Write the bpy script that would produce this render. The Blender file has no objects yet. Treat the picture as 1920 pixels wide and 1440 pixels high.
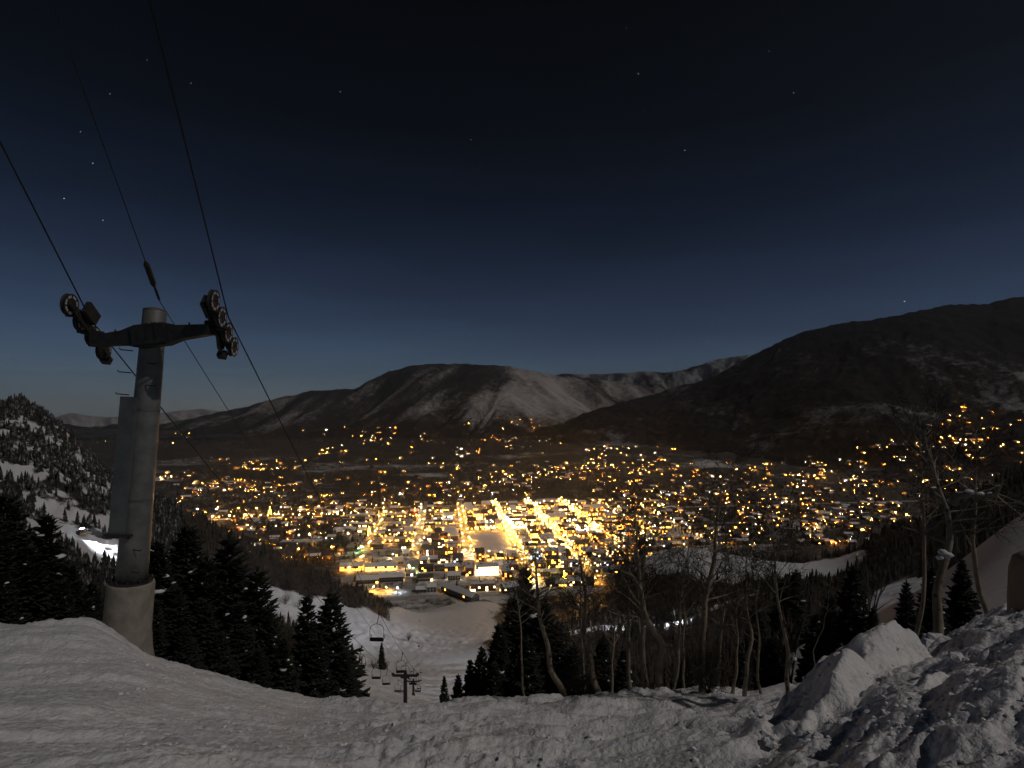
import bpy, math, random
import numpy as np
from mathutils import Vector, Matrix

random.seed(7)
R = math.radians
F, HZ = 1000.0, 760.0            # focal length and horizon row, in pixels of a 1920 px wide frame
S = bpy.context.scene
COL = S.collection

# ------------------------------------------------------------------ camera, sky, moon, exposure
cd = bpy.data.cameras.new('camera'); cam = bpy.data.objects.new('camera', cd); COL.objects.link(cam)
cd.sensor_width = 36.0; cd.lens = 36.0 * F / 1920.0; cd.shift_y = (HZ - 720.0) / 1920.0
cd.clip_start = 0.1; cd.clip_end = 60000.0
cam.location = (0, 0, 0); cam.rotation_euler = (R(90), 0, 0)
S.camera = cam

MOON = Vector((0.65, -0.30, 0.70)).normalized()      # direction towards the moon
sd = bpy.data.lights.new('moon', 'SUN'); moon = bpy.data.objects.new('moon', sd); COL.objects.link(moon)
sd.energy = 0.69; sd.angle = R(0.5); sd.color = (1.0, 0.925, 0.86)
moon.rotation_euler = MOON.to_track_quat('Z', 'Y').to_euler()

w = bpy.data.worlds.new('World'); S.world = w; w.use_nodes = True
nt = w.node_tree; nt.nodes.clear()
def N(t, **k):
    n = nt.nodes.new(t)
    for a, b in k.items(): setattr(n, a, b)
    return n
out = N('ShaderNodeOutputWorld'); bg = N('ShaderNodeBackground')
sky = N('ShaderNodeTexSky', sky_type='NISHITA', sun_disc=False)
sky.sun_elevation = math.asin(MOON.z); sky.sun_rotation = math.atan2(MOON.x, MOON.y)
sky.altitude = 2500; sky.air_density = 1.0; sky.dust_density = 0.6; sky.ozone_density = 3.0
tc = N('ShaderNodeTexCoord'); sep = N('ShaderNodeSeparateXYZ')
nt.links.new(tc.outputs['Generated'], sep.inputs[0])
ramp = N('ShaderNodeValToRGB')          # the night air: brightest low down, deep towards the zenith
cr = ramp.color_ramp; cr.elements[0].position = 0.0; cr.elements[0].color = (0.84, 0.90, 1.12, 1)
cr.elements[1].position = 1.0; cr.elements[1].color = (0.10, 0.075, 0.05, 1)
for p, c in ((0.05, (0.88, 0.92, 1.05)), (0.16, (0.60, 0.60, 0.68)), (0.30, (0.28, 0.28, 0.315)), (0.45, (0.16, 0.14, 0.125)), (0.62, (0.115, 0.09, 0.07))):
    e = cr.elements.new(p); e.color = (*c, 1)
nt.links.new(sep.outputs['Z'], ramp.inputs['Fac'])
mul = N('ShaderNodeMixRGB', blend_type='MULTIPLY'); mul.inputs['Fac'].default_value = 1
nt.links.new(sky.outputs[0], mul.inputs[1]); nt.links.new(ramp.outputs[0], mul.inputs[2])
# stars: (pixel x, pixel y, brightness) turned into directions in the sky
STARS = [(638, 172, .8), (1197, 138, .7), (1208, 206, .6), (1488, 174, .6), (883, 262, .55), (1284, 282, .8), (151, 247, .6), (174, 306, .8),
         (120, 372, .8), (193, 413, .7), (1696, 565, 1.6), (1174, 52, .3), (483, 575, .5), (512, 452, .3), (963, 477, .4), (358, 156, .3),
         (1062, 416, .3), (1530, 632, .45), (1746, 495, .3), (688, 517, .3), (276, 112, .3), (900, 308, .3), (206, 176, .35), (940, 660, .3), (1442, 96, .25)]
SKY_STRENGTH = 0.0188
mp = N('ShaderNodeMapping'); mp.inputs['Scale'].default_value = (2.2, 2.2, 13.0); nt.links.new(tc.outputs['Generated'], mp.inputs['Vector'])     # thin cloud low in the sky
cn_ = N('ShaderNodeTexNoise'); cn_.inputs['Scale'].default_value = 1.6; cn_.inputs['Detail'].default_value = 3; nt.links.new(mp.outputs[0], cn_.inputs['Vector'])
cm = N('ShaderNodeMapRange'); cm.inputs[1].default_value = .35; cm.inputs[2].default_value = .7; cm.inputs[3].default_value = SKY_STRENGTH * .95; cm.inputs[4].default_value = SKY_STRENGTH * 1.10; nt.links.new(cn_.outputs[0], cm.inputs[0])
gain = N('ShaderNodeVectorMath', operation='SCALE'); nt.links.new(mul.outputs[0], gain.inputs[0]); nt.links.new(cm.outputs[0], gain.inputs['Scale'])
nt.links.new(gain.outputs[0], bg.inputs['Color']); bg.inputs['Strength'].default_value = 1.0
nt.links.new(bg.outputs[0], out.inputs['Surface'])

S.view_settings.view_transform = 'Standard'; S.view_settings.look = 'None'
S.view_settings.exposure = 0.0; S.view_settings.gamma = 1.0; S.view_settings.use_curve_mapping = False
S.cycles.use_denoising = True; S.cycles.denoiser = 'OPENIMAGEDENOISE'; S.cycles.denoising_prefilter = 'ACCURATE'
S.cycles.max_bounces = 3; S.cycles.diffuse_bounces = 1; S.cycles.glossy_bounces = 1; S.cycles.transparent_max_bounces = 4
S.cycles.sample_clamp_indirect = 2.0
S.cycles.use_light_tree = True; S.cycles.use_adaptive_sampling = True; S.cycles.adaptive_threshold = 0.015; S.cycles.adaptive_min_samples = 20
S.render.filter_size = 1.8
HAZE = 4.5e-5; S.cycles.volume_bounces = 0; S.cycles.volume_step_rate = 4.0

# ------------------------------------------------------------------ small helpers
def at(px, py, Y):
    return Vector(((px - 960.0) * Y / F, Y, (HZ - py) * Y / F))

def perlin(x, y, seed=0):
    x = np.asarray(x, float); y = np.asarray(y, float)
    xi = np.floor(x).astype(np.int64); yi = np.floor(y).astype(np.int64)
    xf = x - xi; yf = y - yi
    def g(ix, iy):
        h = (ix * 374761393 + iy * 668265263 + seed * 974634777) & 0x7fffffff
        h = ((h ^ (h >> 13)) * 1274126177) & 0x7fffffff
        a = ((h ^ (h >> 16)) & 0xffff) / 65536.0 * 2 * np.pi
        return np.cos(a), np.sin(a)
    u = xf * xf * xf * (xf * (xf * 6 - 15) + 10); v = yf * yf * yf * (yf * (yf * 6 - 15) + 10)
    r = []
    for dx, dy in ((0, 0), (1, 0), (0, 1), (1, 1)):
        gx, gy = g(xi + dx, yi + dy); r.append(gx * (xf - dx) + gy * (yf - dy))
    return ((r[0] * (1 - u) + r[1] * u) * (1 - v) + (r[2] * (1 - u) + r[3] * u) * v) * 1.5

def fbm(x, y, oct=4, seed=0, gain=0.5):
    t = 0; a = 1.0; f = 1.0; x = np.asarray(x, float); y = np.asarray(y, float)
    for i in range(oct):
        t = t + a * perlin(x * f + 17.3 * i, y * f - 9.1 * i, seed + i); a *= gain; f *= 2.03
    return t

def sstep(a, b, x):
    t = np.clip((np.asarray(x, float) - a) / (b - a), 0, 1); return t * t * (3 - 2 * t)

def tag(o, label=None, cat=None, group=None, kind=None):
    if label: o['label'] = label
    if cat: o['category'] = cat
    if group: o['group'] = group
    if kind: o['kind'] = kind
    return o

def link(name, mesh, parent=None, loc=None):
    o = bpy.data.objects.new(name, mesh); COL.objects.link(o)
    if parent: o.parent = parent
    if loc is not None: o.location = loc
    return o

def empty(name, loc, rz=0.0):
    o = bpy.data.objects.new(name, None); COL.objects.link(o); o.location = loc; o.rotation_euler = (0, 0, rz)
    o.empty_display_size = 0.3
    return o

def copy_tree(o, parent=None):
    c = o.copy(); COL.objects.link(c); c.parent = parent
    for ch in [k for k in ALLCH.get(o.name, [])]: copy_tree(ch, c)
    return c
ALLCH = {}
def note(o):
    if o.parent: ALLCH.setdefault(o.parent.name, []).append(o)
    return o

class MB:
    def __init__(s): s.v = []; s.f = []; s.m = []
    def add(s, vs, fs, mi=0):
        b = len(s.v); s.v.extend([tuple(p) for p in vs]); s.f.extend([tuple(i + b for i in f) for f in fs]); s.m.extend([mi] * len(fs))
    def box(s, c, size, M=None, mi=0, top=(1, 1)):
        x, y, z = (size[0] / 2, size[1] / 2, size[2] / 2)
        vs = [(-x, -y, -z), (x, -y, -z), (x, y, -z), (-x, y, -z), (-x * top[0], -y * top[1], z), (x * top[0], -y * top[1], z), (x * top[0], y * top[1], z), (-x * top[0], y * top[1], z)]
        vs = [Vector(p) for p in vs]
        if M is not None: vs = [M @ p for p in vs]
        c = Vector(c)
        s.add([p + c for p in vs], [(0, 3, 2, 1), (4, 5, 6, 7), (0, 1, 5, 4), (1, 2, 6, 5), (2, 3, 7, 6), (3, 0, 4, 7)], mi)
    def tube(s, path, radii, sides=8, caps=True, mi=0):
        path = [Vector(p) for p in path]; n = len(path)
        if not hasattr(radii, '__len__'): radii = [radii] * n
        prev = None; vs = []
        for i in range(n):
            t = (path[min(i + 1, n - 1)] - path[max(i - 1, 0)])
            if t.length < 1e-9: t = Vector((0, 0, 1))
            t.normalize()
            if prev is None: a = t.orthogonal().normalized()
            else:
                a = prev - t * prev.dot(t)
                a = a.normalized() if a.length > 1e-6 else t.orthogonal().normalized()
            prev = a; b = t.cross(a)
            for k in range(sides):
                q = 2 * math.pi * k / sides
                vs.append(path[i] + (a * math.cos(q) + b * math.sin(q)) * radii[i])
        fs = []
        for i in range(n - 1):
            for k in range(sides):
                k2 = (k + 1) % sides
                fs.append((i * sides + k, i * sides + k2, (i + 1) * sides + k2, (i + 1) * sides + k))
        if caps:
            fs.append(tuple(range(sides - 1, -1, -1))); fs.append(tuple((n - 1) * sides + k for k in range(sides)))
        s.add(vs, fs, mi)
    def quad(s, a, b, c, d, mi=0): s.add([a, b, c, d], [(0, 1, 2, 3)], mi)
    def blob(s, c, r, sq=(1, 1, 1), rough=0.2, mi=0, rnd=random):
        t = 0.525731; u = 0.850651
        V = [(-t, 0, u), (t, 0, u), (-t, 0, -u), (t, 0, -u), (0, u, t), (0, u, -t), (0, -u, t), (0, -u, -t), (u, t, 0), (-u, t, 0), (u, -t, 0), (-u, -t, 0)]
        T = [(0, 4, 1), (0, 9, 4), (9, 5, 4), (4, 5, 8), (4, 8, 1), (8, 10, 1), (8, 3, 10), (5, 3, 8), (5, 2, 3), (2, 7, 3), (7, 10, 3), (7, 6, 10), (7, 11, 6), (11, 0, 6), (0, 1, 6), (6, 1, 10), (9, 0, 11), (9, 11, 2), (9, 2, 5), (7, 2, 11)]
        c = Vector(c)
        s.add([c + Vector((p[0] * sq[0], p[1] * sq[1], p[2] * sq[2])) * (r * (1 + rnd.uniform(-rough, rough))) for p in V], [f[::-1] for f in T], mi)
    def mesh(s, name, mats, smooth=False):
        me = bpy.data.meshes.new(name); me.from_pydata(s.v, [], s.f)
        for m in (mats if isinstance(mats, (list, tuple)) else [mats]): me.materials.append(m)
        if any(s.m): me.polygons.foreach_set('material_index', s.m)
        if smooth: me.polygons.foreach_set('use_smooth', [True] * len(s.f))
        me.update(); return me
    def build(s, name, mats, parent=None, loc=None, smooth=False):
        return note(link(name, s.mesh(name, mats, smooth), parent, loc))

def grid_mesh(name, X, Y, Z, mat, attrs=None, smooth=True):
    rows, cols = X.shape
    me = bpy.data.meshes.new(name)
    co = np.stack([X, Y, Z], -1).reshape(-1, 3).astype(np.float32)
    idx = np.arange(rows * cols).reshape(rows, cols)
    q = np.stack([idx[:-1, :-1], idx[:-1, 1:], idx[1:, 1:], idx[1:, :-1]], -1).reshape(-1, 4)
    me.vertices.add(len(co)); me.vertices.foreach_set('co', co.ravel())
    me.loops.add(q.size); me.loops.foreach_set('vertex_index', q.ravel().astype(np.int32))
    me.polygons.add(len(q)); me.polygons.foreach_set('loop_start', np.arange(0, q.size, 4, dtype=np.int32))
    me.polygons.foreach_set('use_smooth', np.full(len(q), smooth))
    for k, a in (attrs or {}).items():
        at_ = me.attributes.new(k, 'FLOAT', 'POINT'); at_.data.foreach_set('value', a.ravel().astype(np.float32))
    me.materials.append(mat); me.update(calc_edges=True); me.validate()
    return link(name, me)

# ------------------------------------------------------------------ materials
def material(name):
    m = bpy.data.materials.new(name); m.use_nodes = True
    return m, m.node_tree, m.node_tree.nodes['Principled BSDF']
def nz(t, scale, detail=4, rough=0.5, coord='Object', vec=None, dist=0.0):
    n = t.nodes.new('ShaderNodeTexNoise'); n.inputs['Scale'].default_value = scale; n.inputs['Detail'].default_value = detail
    n.inputs['Roughness'].default_value = rough; n.inputs['Distortion'].default_value = dist
    if vec is None:
        c = t.nodes.new('ShaderNodeTexCoord'); vec = c.outputs[coord]
    t.links.new(vec, n.inputs['Vector']); return n
def mixc(t, fac, a, b):
    n = t.nodes.new('ShaderNodeMixRGB')
    if isinstance(fac, float): n.inputs[0].default_value = fac
    else: t.links.new(fac, n.inputs[0])
    for i, c in ((1, a), (2, b)):
        if isinstance(c, tuple): n.inputs[i].default_value = (*c, 1)
        else: t.links.new(c, n.inputs[i])
    return n.outputs[0]
def rampf(t, src, lo, hi):
    n = t.nodes.new('ShaderNodeMapRange'); n.inputs[1].default_value = lo; n.inputs[2].default_value = hi
    t.links.new(src, n.inputs[0]); return n.outputs[0]
def bump(t, bs, src, strength, dist):
    n = t.nodes.new('ShaderNodeBump'); n.inputs['Strength'].default_value = strength; n.inputs['Distance'].default_value = dist
    t.links.new(src, n.inputs['Height']); t.links.new(n.outputs[0], bs.inputs['Normal']); return n
def simple(name, c1, c2, scale, rough=0.7, metal=0.0, bmp=0.0, bdist=0.02):
    m, t, b = material(name); n = nz(t, scale, 5, 0.6)
    t.links.new(mixc(t, rampf(t, n.outputs[0], 0.35, 0.65), c1, c2), b.inputs['Base Color'])
    b.inputs['Roughness'].default_value = rough; b.inputs['Metallic'].default_value = metal
    if bmp: bump(t, b, n.outputs[0], bmp, bdist)
    return m
def glow(name, c, s, sample='AUTO'):
    m, t, b = material(name)
    b.inputs['Base Color'].default_value = (0.1, 0.1, 0.1, 1); b.inputs['Emission Color'].default_value = (*c, 1); b.inputs['Emission Strength'].default_value = s
    m.cycles.emission_sampling = sample
    return m

def snow_material():
    m, t, b = material('snow')
    c = t.nodes.new('ShaderNodeTexCoord').outputs['Object']
    big = nz(t, 0.5, 5, 0.6, vec=c); fine = nz(t, 5.0, 6, 0.65, vec=c); grain = nz(t, 45.0, 3, 0.6, vec=c)
    col = mixc(t, rampf(t, big.outputs[0], 0.3, 0.7), (0.70, 0.70, 0.73), (0.84, 0.84, 0.85))
    col = mixc(t, rampf(t, fine.outputs[0], 0.52, 0.75), col, (0.60, 0.59, 0.60))
    # woods, brush and bare ground showing through where the slope is not skied
    a = t.nodes.new('ShaderNodeAttribute'); a.attribute_name = 'brush'
    n1 = nz(t, 0.09, 6, 0.7, vec=c); n2 = nz(t, 0.9, 4, 0.7, vec=c)
    s1 = t.nodes.new('ShaderNodeMath'); s1.operation = 'ADD'; t.links.new(n1.outputs[0], s1.inputs[0]); t.links.new(n2.outputs[0], s1.inputs[1])
    s2 = t.nodes.new('ShaderNodeMath'); s2.operation = 'MULTIPLY_ADD'; t.links.new(a.outputs['Fac'], s2.inputs[0]); s2.inputs[1].default_value = 1.1; t.links.new(s1.outputs[0], s2.inputs[2])
    fac = rampf(t, s2.outputs[0], 1.45, 1.75)
    col = mixc(t, fac, col, (0.045, 0.037, 0.03))
    t.links.new(col, b.inputs['Base Color'])
    b.inputs['Roughness'].default_value = 0.65; b.inputs['Specular IOR Level'].default_value = 0.25
    ad = t.nodes.new('ShaderNodeMath'); ad.operation = 'MULTIPLY_ADD'; t.links.new(grain.outputs[0], ad.inputs[0]); ad.inputs[1].default_value = 0.25; t.links.new(fine.outputs[0], ad.inputs[2])
    vo = t.nodes.new('ShaderNodeTexVoronoi'); vo.inputs['Scale'].default_value = 14; t.links.new(c, vo.inputs['Vector'])
    ad2 = t.nodes.new('ShaderNodeMath'); ad2.operation = 'MULTIPLY_ADD'; t.links.new(vo.outputs['Distance'], ad2.inputs[0]); ad2.inputs[1].default_value = -.35; t.links.new(ad.outputs[0], ad2.inputs[2])
    bump(t, b, ad2.outputs[0], 0.75, 0.07)
    return m
def mountain_material(name, forest, snow=(0.50, 0.465, 0.445)):
    m, t, b = material(name)
    c = t.nodes.new('ShaderNodeTexCoord').outputs['Object']
    a = t.nodes.new('ShaderNodeAttribute'); a.attribute_name = 'forest'
    n1 = nz(t, 0.012, 7, 0.75, vec=c); n2 = nz(t, 0.035, 6, 0.85, vec=c)
    s1 = t.nodes.new('ShaderNodeMath'); s1.operation = 'MULTIPLY_ADD'; t.links.new(n2.outputs[0], s1.inputs[0]); s1.inputs[1].default_value = 1.5; t.links.new(n1.outputs[0], s1.inputs[2])
    s2 = t.nodes.new('ShaderNodeMath'); s2.operation = 'ADD'; t.links.new(a.outputs['Fac'], s2.inputs[0]); t.links.new(s1.outputs[0], s2.inputs[1])
    t.links.new(mixc(t, rampf(t, s2.outputs[0], 1.50, 2.10), snow, forest), b.inputs['Base Color'])
    b.inputs['Roughness'].default_value = 0.9; b.inputs['Specular IOR Level'].default_value = 0.1
    bump(t, b, n1.outputs[0], 0.7, 25.0)
    return m
M_SNOW = snow_material()
M_CAP = simple('settled_snow', (0.72, 0.72, 0.75), (0.82, 0.82, 0.84), 0.6, 0.7, 0, 0.3, 0.05)
M_MTN = mountain_material('mountain', (0.035, 0.032, 0.028))
M_DARKMTN = mountain_material('wooded_mountain', (0.022, 0.021, 0.02), (0.45, 0.45, 0.46))
M_BARK = simple('conifer_bark', (0.05, 0.035, 0.025), (0.09, 0.06, 0.04), 8, 0.9, 0, 0.5)
M_NEEDLE = simple('needles', (0.012, 0.018, 0.012), (0.028, 0.036, 0.022), 2.0, 0.8)
M_FARTREE = simple('far_trees', (0.018, 0.02, 0.014), (0.045, 0.04, 0.028), 0.2, 0.9)
M_DUSTED = simple('snow_dusted_trees', (0.02, 0.02, 0.016), (0.34, 0.34, 0.35), 0.35, 0.9)
for n_ in M_DUSTED.node_tree.nodes:
    if n_.type == 'MAP_RANGE': n_.inputs[1].default_value = .50; n_.inputs[2].default_value = .72
M_TWIG = simple('bare_twigs', (0.06, 0.048, 0.036), (0.11, 0.09, 0.07), 0.3, 0.9)
M_STEEL = simple('painted_steel', (0.12, 0.125, 0.12), (0.19, 0.195, 0.185), 2.5, 0.5, 0.2, 0.1)
M_DARKSTEEL = simple('dark_steel', (0.03, 0.03, 0.03), (0.06, 0.055, 0.05), 6, 0.5, 0.4, 0.1)
M_RUBBER = simple('rubber', (0.015, 0.015, 0.015), (0.03, 0.03, 0.03), 10, 0.8)
M_RIM = simple('wheel_rim', (0.45, 0.42, 0.38), (0.6, 0.58, 0.55), 14, 0.5, 0.2)
M_CONCRETE = simple('concrete', (0.20, 0.18, 0.15), (0.30, 0.27, 0.23), 3, 0.9, 0, 0.35, 0.02)
M_COVER = simple('grey_sheet_metal', (0.10, 0.11, 0.11), (0.15, 0.16, 0.16), 2, 0.5, 0.3)
def aspen_material():
    m, t, b = material('aspen_bark')
    c = t.nodes.new('ShaderNodeTexCoord').outputs['Object']
    n1 = nz(t, 3, 5, 0.6, vec=c); v = t.nodes.new('ShaderNodeTexVoronoi'); v.inputs['Scale'].default_value = 4.5; t.links.new(c, v.inputs['Vector'])
    col = mixc(t, rampf(t, n1.outputs[0], 0.35, 0.65), (0.20, 0.165, 0.12), (0.32, 0.27, 0.20))
    col = mixc(t, rampf(t, v.outputs['Distance'], 0.28, 0.12), col, (0.07, 0.055, 0.045))
    t.links.new(col, b.inputs['Base Color']); b.inputs['Roughness'].default_value = 0.85
    bump(t, b, n1.outputs[0], 0.4, 0.03)
    return m
M_ASPEN = aspen_material()
M_ASPENTWIG = simple('aspen_twigs', (0.045, 0.036, 0.028), (0.085, 0.068, 0.052), 3, 0.9)
M_PAD = simple('tan_padding', (0.26, 0.18, 0.12), (0.34, 0.24, 0.17), 5, 0.9, 0, 0.3)

# the stars
M_STAR = glow('starlight', (.85, .9, 1.0), 1.1, 'NONE'); sb_ = MB(); sb_.blob((0, 0, 0), 1.0, rough=0); SMESH = sb_.mesh('star', M_STAR)
heaven = empty('sky', (0, 0, 0)); heaven['kind'] = 'structure'
for (sx, sy, b_) in STARS:
    d = Vector(((sx - 960) / F, 1.0, (HZ - sy) / F)) * 30000; o = link('star', SMESH, heaven, d); s_ = d.length * 0.00058 * b_ ** .5; o.scale = (s_, s_, s_)

# ------------------------------------------------------------------ the slope the camera stands on
# control points (pixel x, pixel y, distance) from the camera's foot down to the valley
CP = []
def cps(*rows): CP.extend(rows)
for px in (-600, -300, 0, 300, 600, 900, 1200, 1500):
    cps((px, 1440, 4.4 + 0.0007 * max(0, px)), (px, 1950, 1.9), (px, 2900, 0.8))
cps((1750, 1440, 2.7), (1950, 1440, 2.3), (2300, 1440, 2.1), (2600, 1440, 2.0), (1750, 1900, 1.4), (2300, 1900, 1.2), (1750, 2800, 0.7), (2400, 2800, 0.6))
# left side of the near slope
cps((-600, 1150, 17), (-600, 1260, 9), (-300, 1170, 17), (-300, 1260, 9.2), (0, 1182, 17), (0, 1262, 9.5), (110, 1184, 16.5), (195, 1174, 14.6), (240, 1222, 14.9), (285, 1231, 15.2),
    (330, 1250, 15.5), (400, 1272, 16), (480, 1292, 16.5), (560, 1312, 17), (630, 1318, 17.5), (700, 1322, 18), (830, 1326, 19), (920, 1318, 20), (1000, 1312, 21), (1150, 1308, 22), (1300, 1299, 22), (1400, 1306, 20),
    (300, 1332, 8.2), (600, 1378, 8.5), (900, 1372, 10), (1200, 1368, 10.5), (1330, 1345, 12))
# the bank of piled snow on the right
cps((1385, 1408, 5.2), (1440, 1440, 3.9), (1600, 1400, 3.6), (1700, 1310, 4.3), (1800, 1262, 4.9), (1920, 1185, 5.2), (2100, 1130, 5.5), (2500, 1050, 6), (1560, 1330, 5.6), (1640, 1275, 6.6), (1500, 1320, 9), (1600, 1290, 10),
    (1700, 1240, 8.4), (1780, 1197, 9), (1860, 1160, 9.5), (1920, 1130, 9.5), (2150, 1080, 10), (2500, 1000, 10), (1420, 1330, 11))
# it drops away behind the crest
cps((-600, 1210, 32), (-300, 1225, 32), (0, 1250, 30), (200, 1290, 30), (350, 1345, 30), (500, 1385, 32), (800, 1395, 32), (1000, 1380, 34), (1200, 1365, 34), (1400, 1350, 32), (1520, 1310, 30), (1620, 1262, 28), (1720, 1222, 27), (1850, 1175, 28), (1920, 1140, 28), (2200, 1080, 28), (2500, 1020, 30))
# snowy shoulder on the right
cps((1560, 1265, 60), (1650, 1185, 62), (1720, 1135, 62), (1790, 1085, 66), (1835, 1035, 70), (1920, 962, 76), (2100, 860, 80), (2500, 760, 90), (1920, 1005, 125), (1830, 1062, 125), (1720, 1120, 125), (2200, 870, 130), (1620, 1150, 120))
# left hollow and spur
cps((-600, 1060, 80), (-300, 1120, 80), (0, 1170, 80), (120, 1200, 80), (300, 1270, 80), (450, 1310, 85), (600, 1340, 80), (-600, 850, 200), (-300, 950, 200), (0, 1060, 160), (150, 1105, 170), (300, 1150, 170), (420, 1180, 190),
    (-600, 700, 300), (-300, 830, 300), (0, 925, 280), (90, 968, 275), (150, 1003, 268), (210, 1030, 262), (280, 1046, 270), (330, 1055, 285), (420, 1085, 300), (500, 1112, 320), (580, 1140, 330), (680, 1163, 350), (560, 1190, 230), (640, 1225, 220),
    (-600, 600, 450), (-300, 700, 430), (0, 770, 420), (60, 771, 430), (120, 806, 430), (180, 872, 430), (230, 915, 440), (300, 942, 450), (360, 970, 460), (430, 1005, 480), (500, 1040, 490), (580, 1076, 500), (650, 1106, 510), (740, 1130, 525), (772, 1160, 500),
    (-600, 700, 650), (-300, 800, 650), (0, 850, 600), (180, 945, 600), (300, 1010, 600), (420, 1070, 610), (550, 1130, 620), (680, 1165, 640))
# the ski run
cps((760, 1362, 60), (760, 1345, 100), (770, 1320, 150), (780, 1264, 240), (800, 1217, 315), (820, 1182, 400), (835, 1156, 510), (850, 1138, 620), (780, 1152, 590), (920, 1132, 610), (700, 1262, 240), (880, 1262, 245), (900, 1182, 400))
# right of the run: wooded hillside with a road across it, a snow field on its shoulder
cps((960, 1330, 120), (1000, 1262, 200), (1000, 1205, 300), (1030, 1193, 330), (1100, 1182, 330), (1240, 1178, 322), (1320, 1152, 325), (1400, 1122, 335), (1470, 1108, 345), (1000, 1160, 480), (1100, 1142, 470), (1240, 1270, 170), (1100, 1292, 150), (1400, 1232, 150), (1500, 1182, 180), (1400, 1170, 240),
    (1130, 1108, 560), (1180, 1062, 570), (1240, 1036, 570), (1300, 1028, 565), (1400, 1044, 545), (1480, 1055, 540), (1560, 1050, 525), (1640, 1015, 490), (1750, 970, 460), (1900, 900, 430), (2150, 800, 420), (2500, 720, 420),
    (1200, 1075, 480), (1300, 1070, 470), (1400, 1082, 450), (1500, 1085, 440), (1580, 1088, 420), (1650, 1075, 330), (1750, 1050, 300), (1900, 960, 300), (2200, 850, 300),
    (1060, 1120, 620), (1300, 1120, 670), (1600, 1110, 670), (1900, 1000, 670), (2300, 900, 670))
for px in range(-600, 2501, 200): cps((px, 1100, 900), (px, 1125 if 700 < px < 1800 else 1080, 750))
CPA = np.array(CP, float)
def _q(px, Y): return np.stack([np.asarray(px, float) / 260.0, 2.2 * np.log(np.asarray(Y, float))], -1)
_cq = _q(CPA[:, 0], CPA[:, 2]); CK = 0.10
def _ker(a, b):
    d2 = ((a[:, None, :] - b[None, :, :]) ** 2).sum(-1); return np.sqrt(d2 + CK)
_n = len(CPA)
_A = np.zeros((_n + 1, _n + 1)); _A[:_n, :_n] = -_ker(_cq, _cq) + 0.01 * np.eye(_n); _A[:_n, _n] = 1; _A[_n, :_n] = 1
_b = np.concatenate([CPA[:, 1], [0]])
_W = np.linalg.solve(_A, _b)
def hill_py(px, Y):
    px = np.asarray(px, float); Y = np.asarray(Y, float) + 0 * px; sh = np.broadcast(px, Y).shape
    q = _q(np.broadcast_to(px, sh).ravel(), np.broadcast_to(Y, sh).ravel()); o = np.empty(len(q))
    for i in range(0, len(q), 40000): o[i:i + 40000] = -_ker(q[i:i + 40000], _cq) @ _W[:_n] + _W[_n]
    return o.reshape(sh)

RUNS = [  # skied snow: (pixel x, distance, half width in px, half width in ln distance)
    (770, 170, 120, .4), (800, 260, 125, .45), (830, 420, 110, .4), (850, 560, 95, .22), (560, 300, 110, .16), (660, 330, 90, .14), (700, 300, 60, .3), (1260, 520, 100, .13), (1400, 490, 150, .13), (1540, 470, 90, .12),
    (1720, 90, 130, .5), (1880, 90, 120, .55), (1640, 120, 90, .3), (1545, 80, 70, .45), (1860, 45, 260, .55), (1650, 42, 150, .4), (1680, 170, 75, .4), (2100, 80, 200, .6), (210, 258, 120, .07), (200, 238, 75, .08), (300, 278, 60, .06), (780, 70, 260, .7), (1120, 330, 130, .035), (1270, 322, 90, .035), (1390, 334, 60, .04)]
def run_mask(px, Y):
    px = np.asarray(px, float); L = np.log(np.asarray(Y, float)); m = np.zeros(np.broadcast(px, L).shape)
    for (a, y, wx, wy) in RUNS:
        d = np.sqrt(((px - a) / wx) ** 2 + ((L - math.log(y)) / wy) ** 2); m = np.maximum(m, 1 - sstep(0.75, 1.1, d))
    return m
def brush_mask(px, Y, x, y):
    m = (1 - run_mask(px, Y)) * sstep(26, 40, Y)
    spur = sstep(330, 180, px) * sstep(150, 250, Y)
    thin = 0.54 + 0.85 * fbm(x / 22.0, y / 30.0, 4, 31, .65)      # open snow between the trees of the spur
    return m * (1 - spur * (1 - np.clip(thin, 0, 1)))

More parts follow.
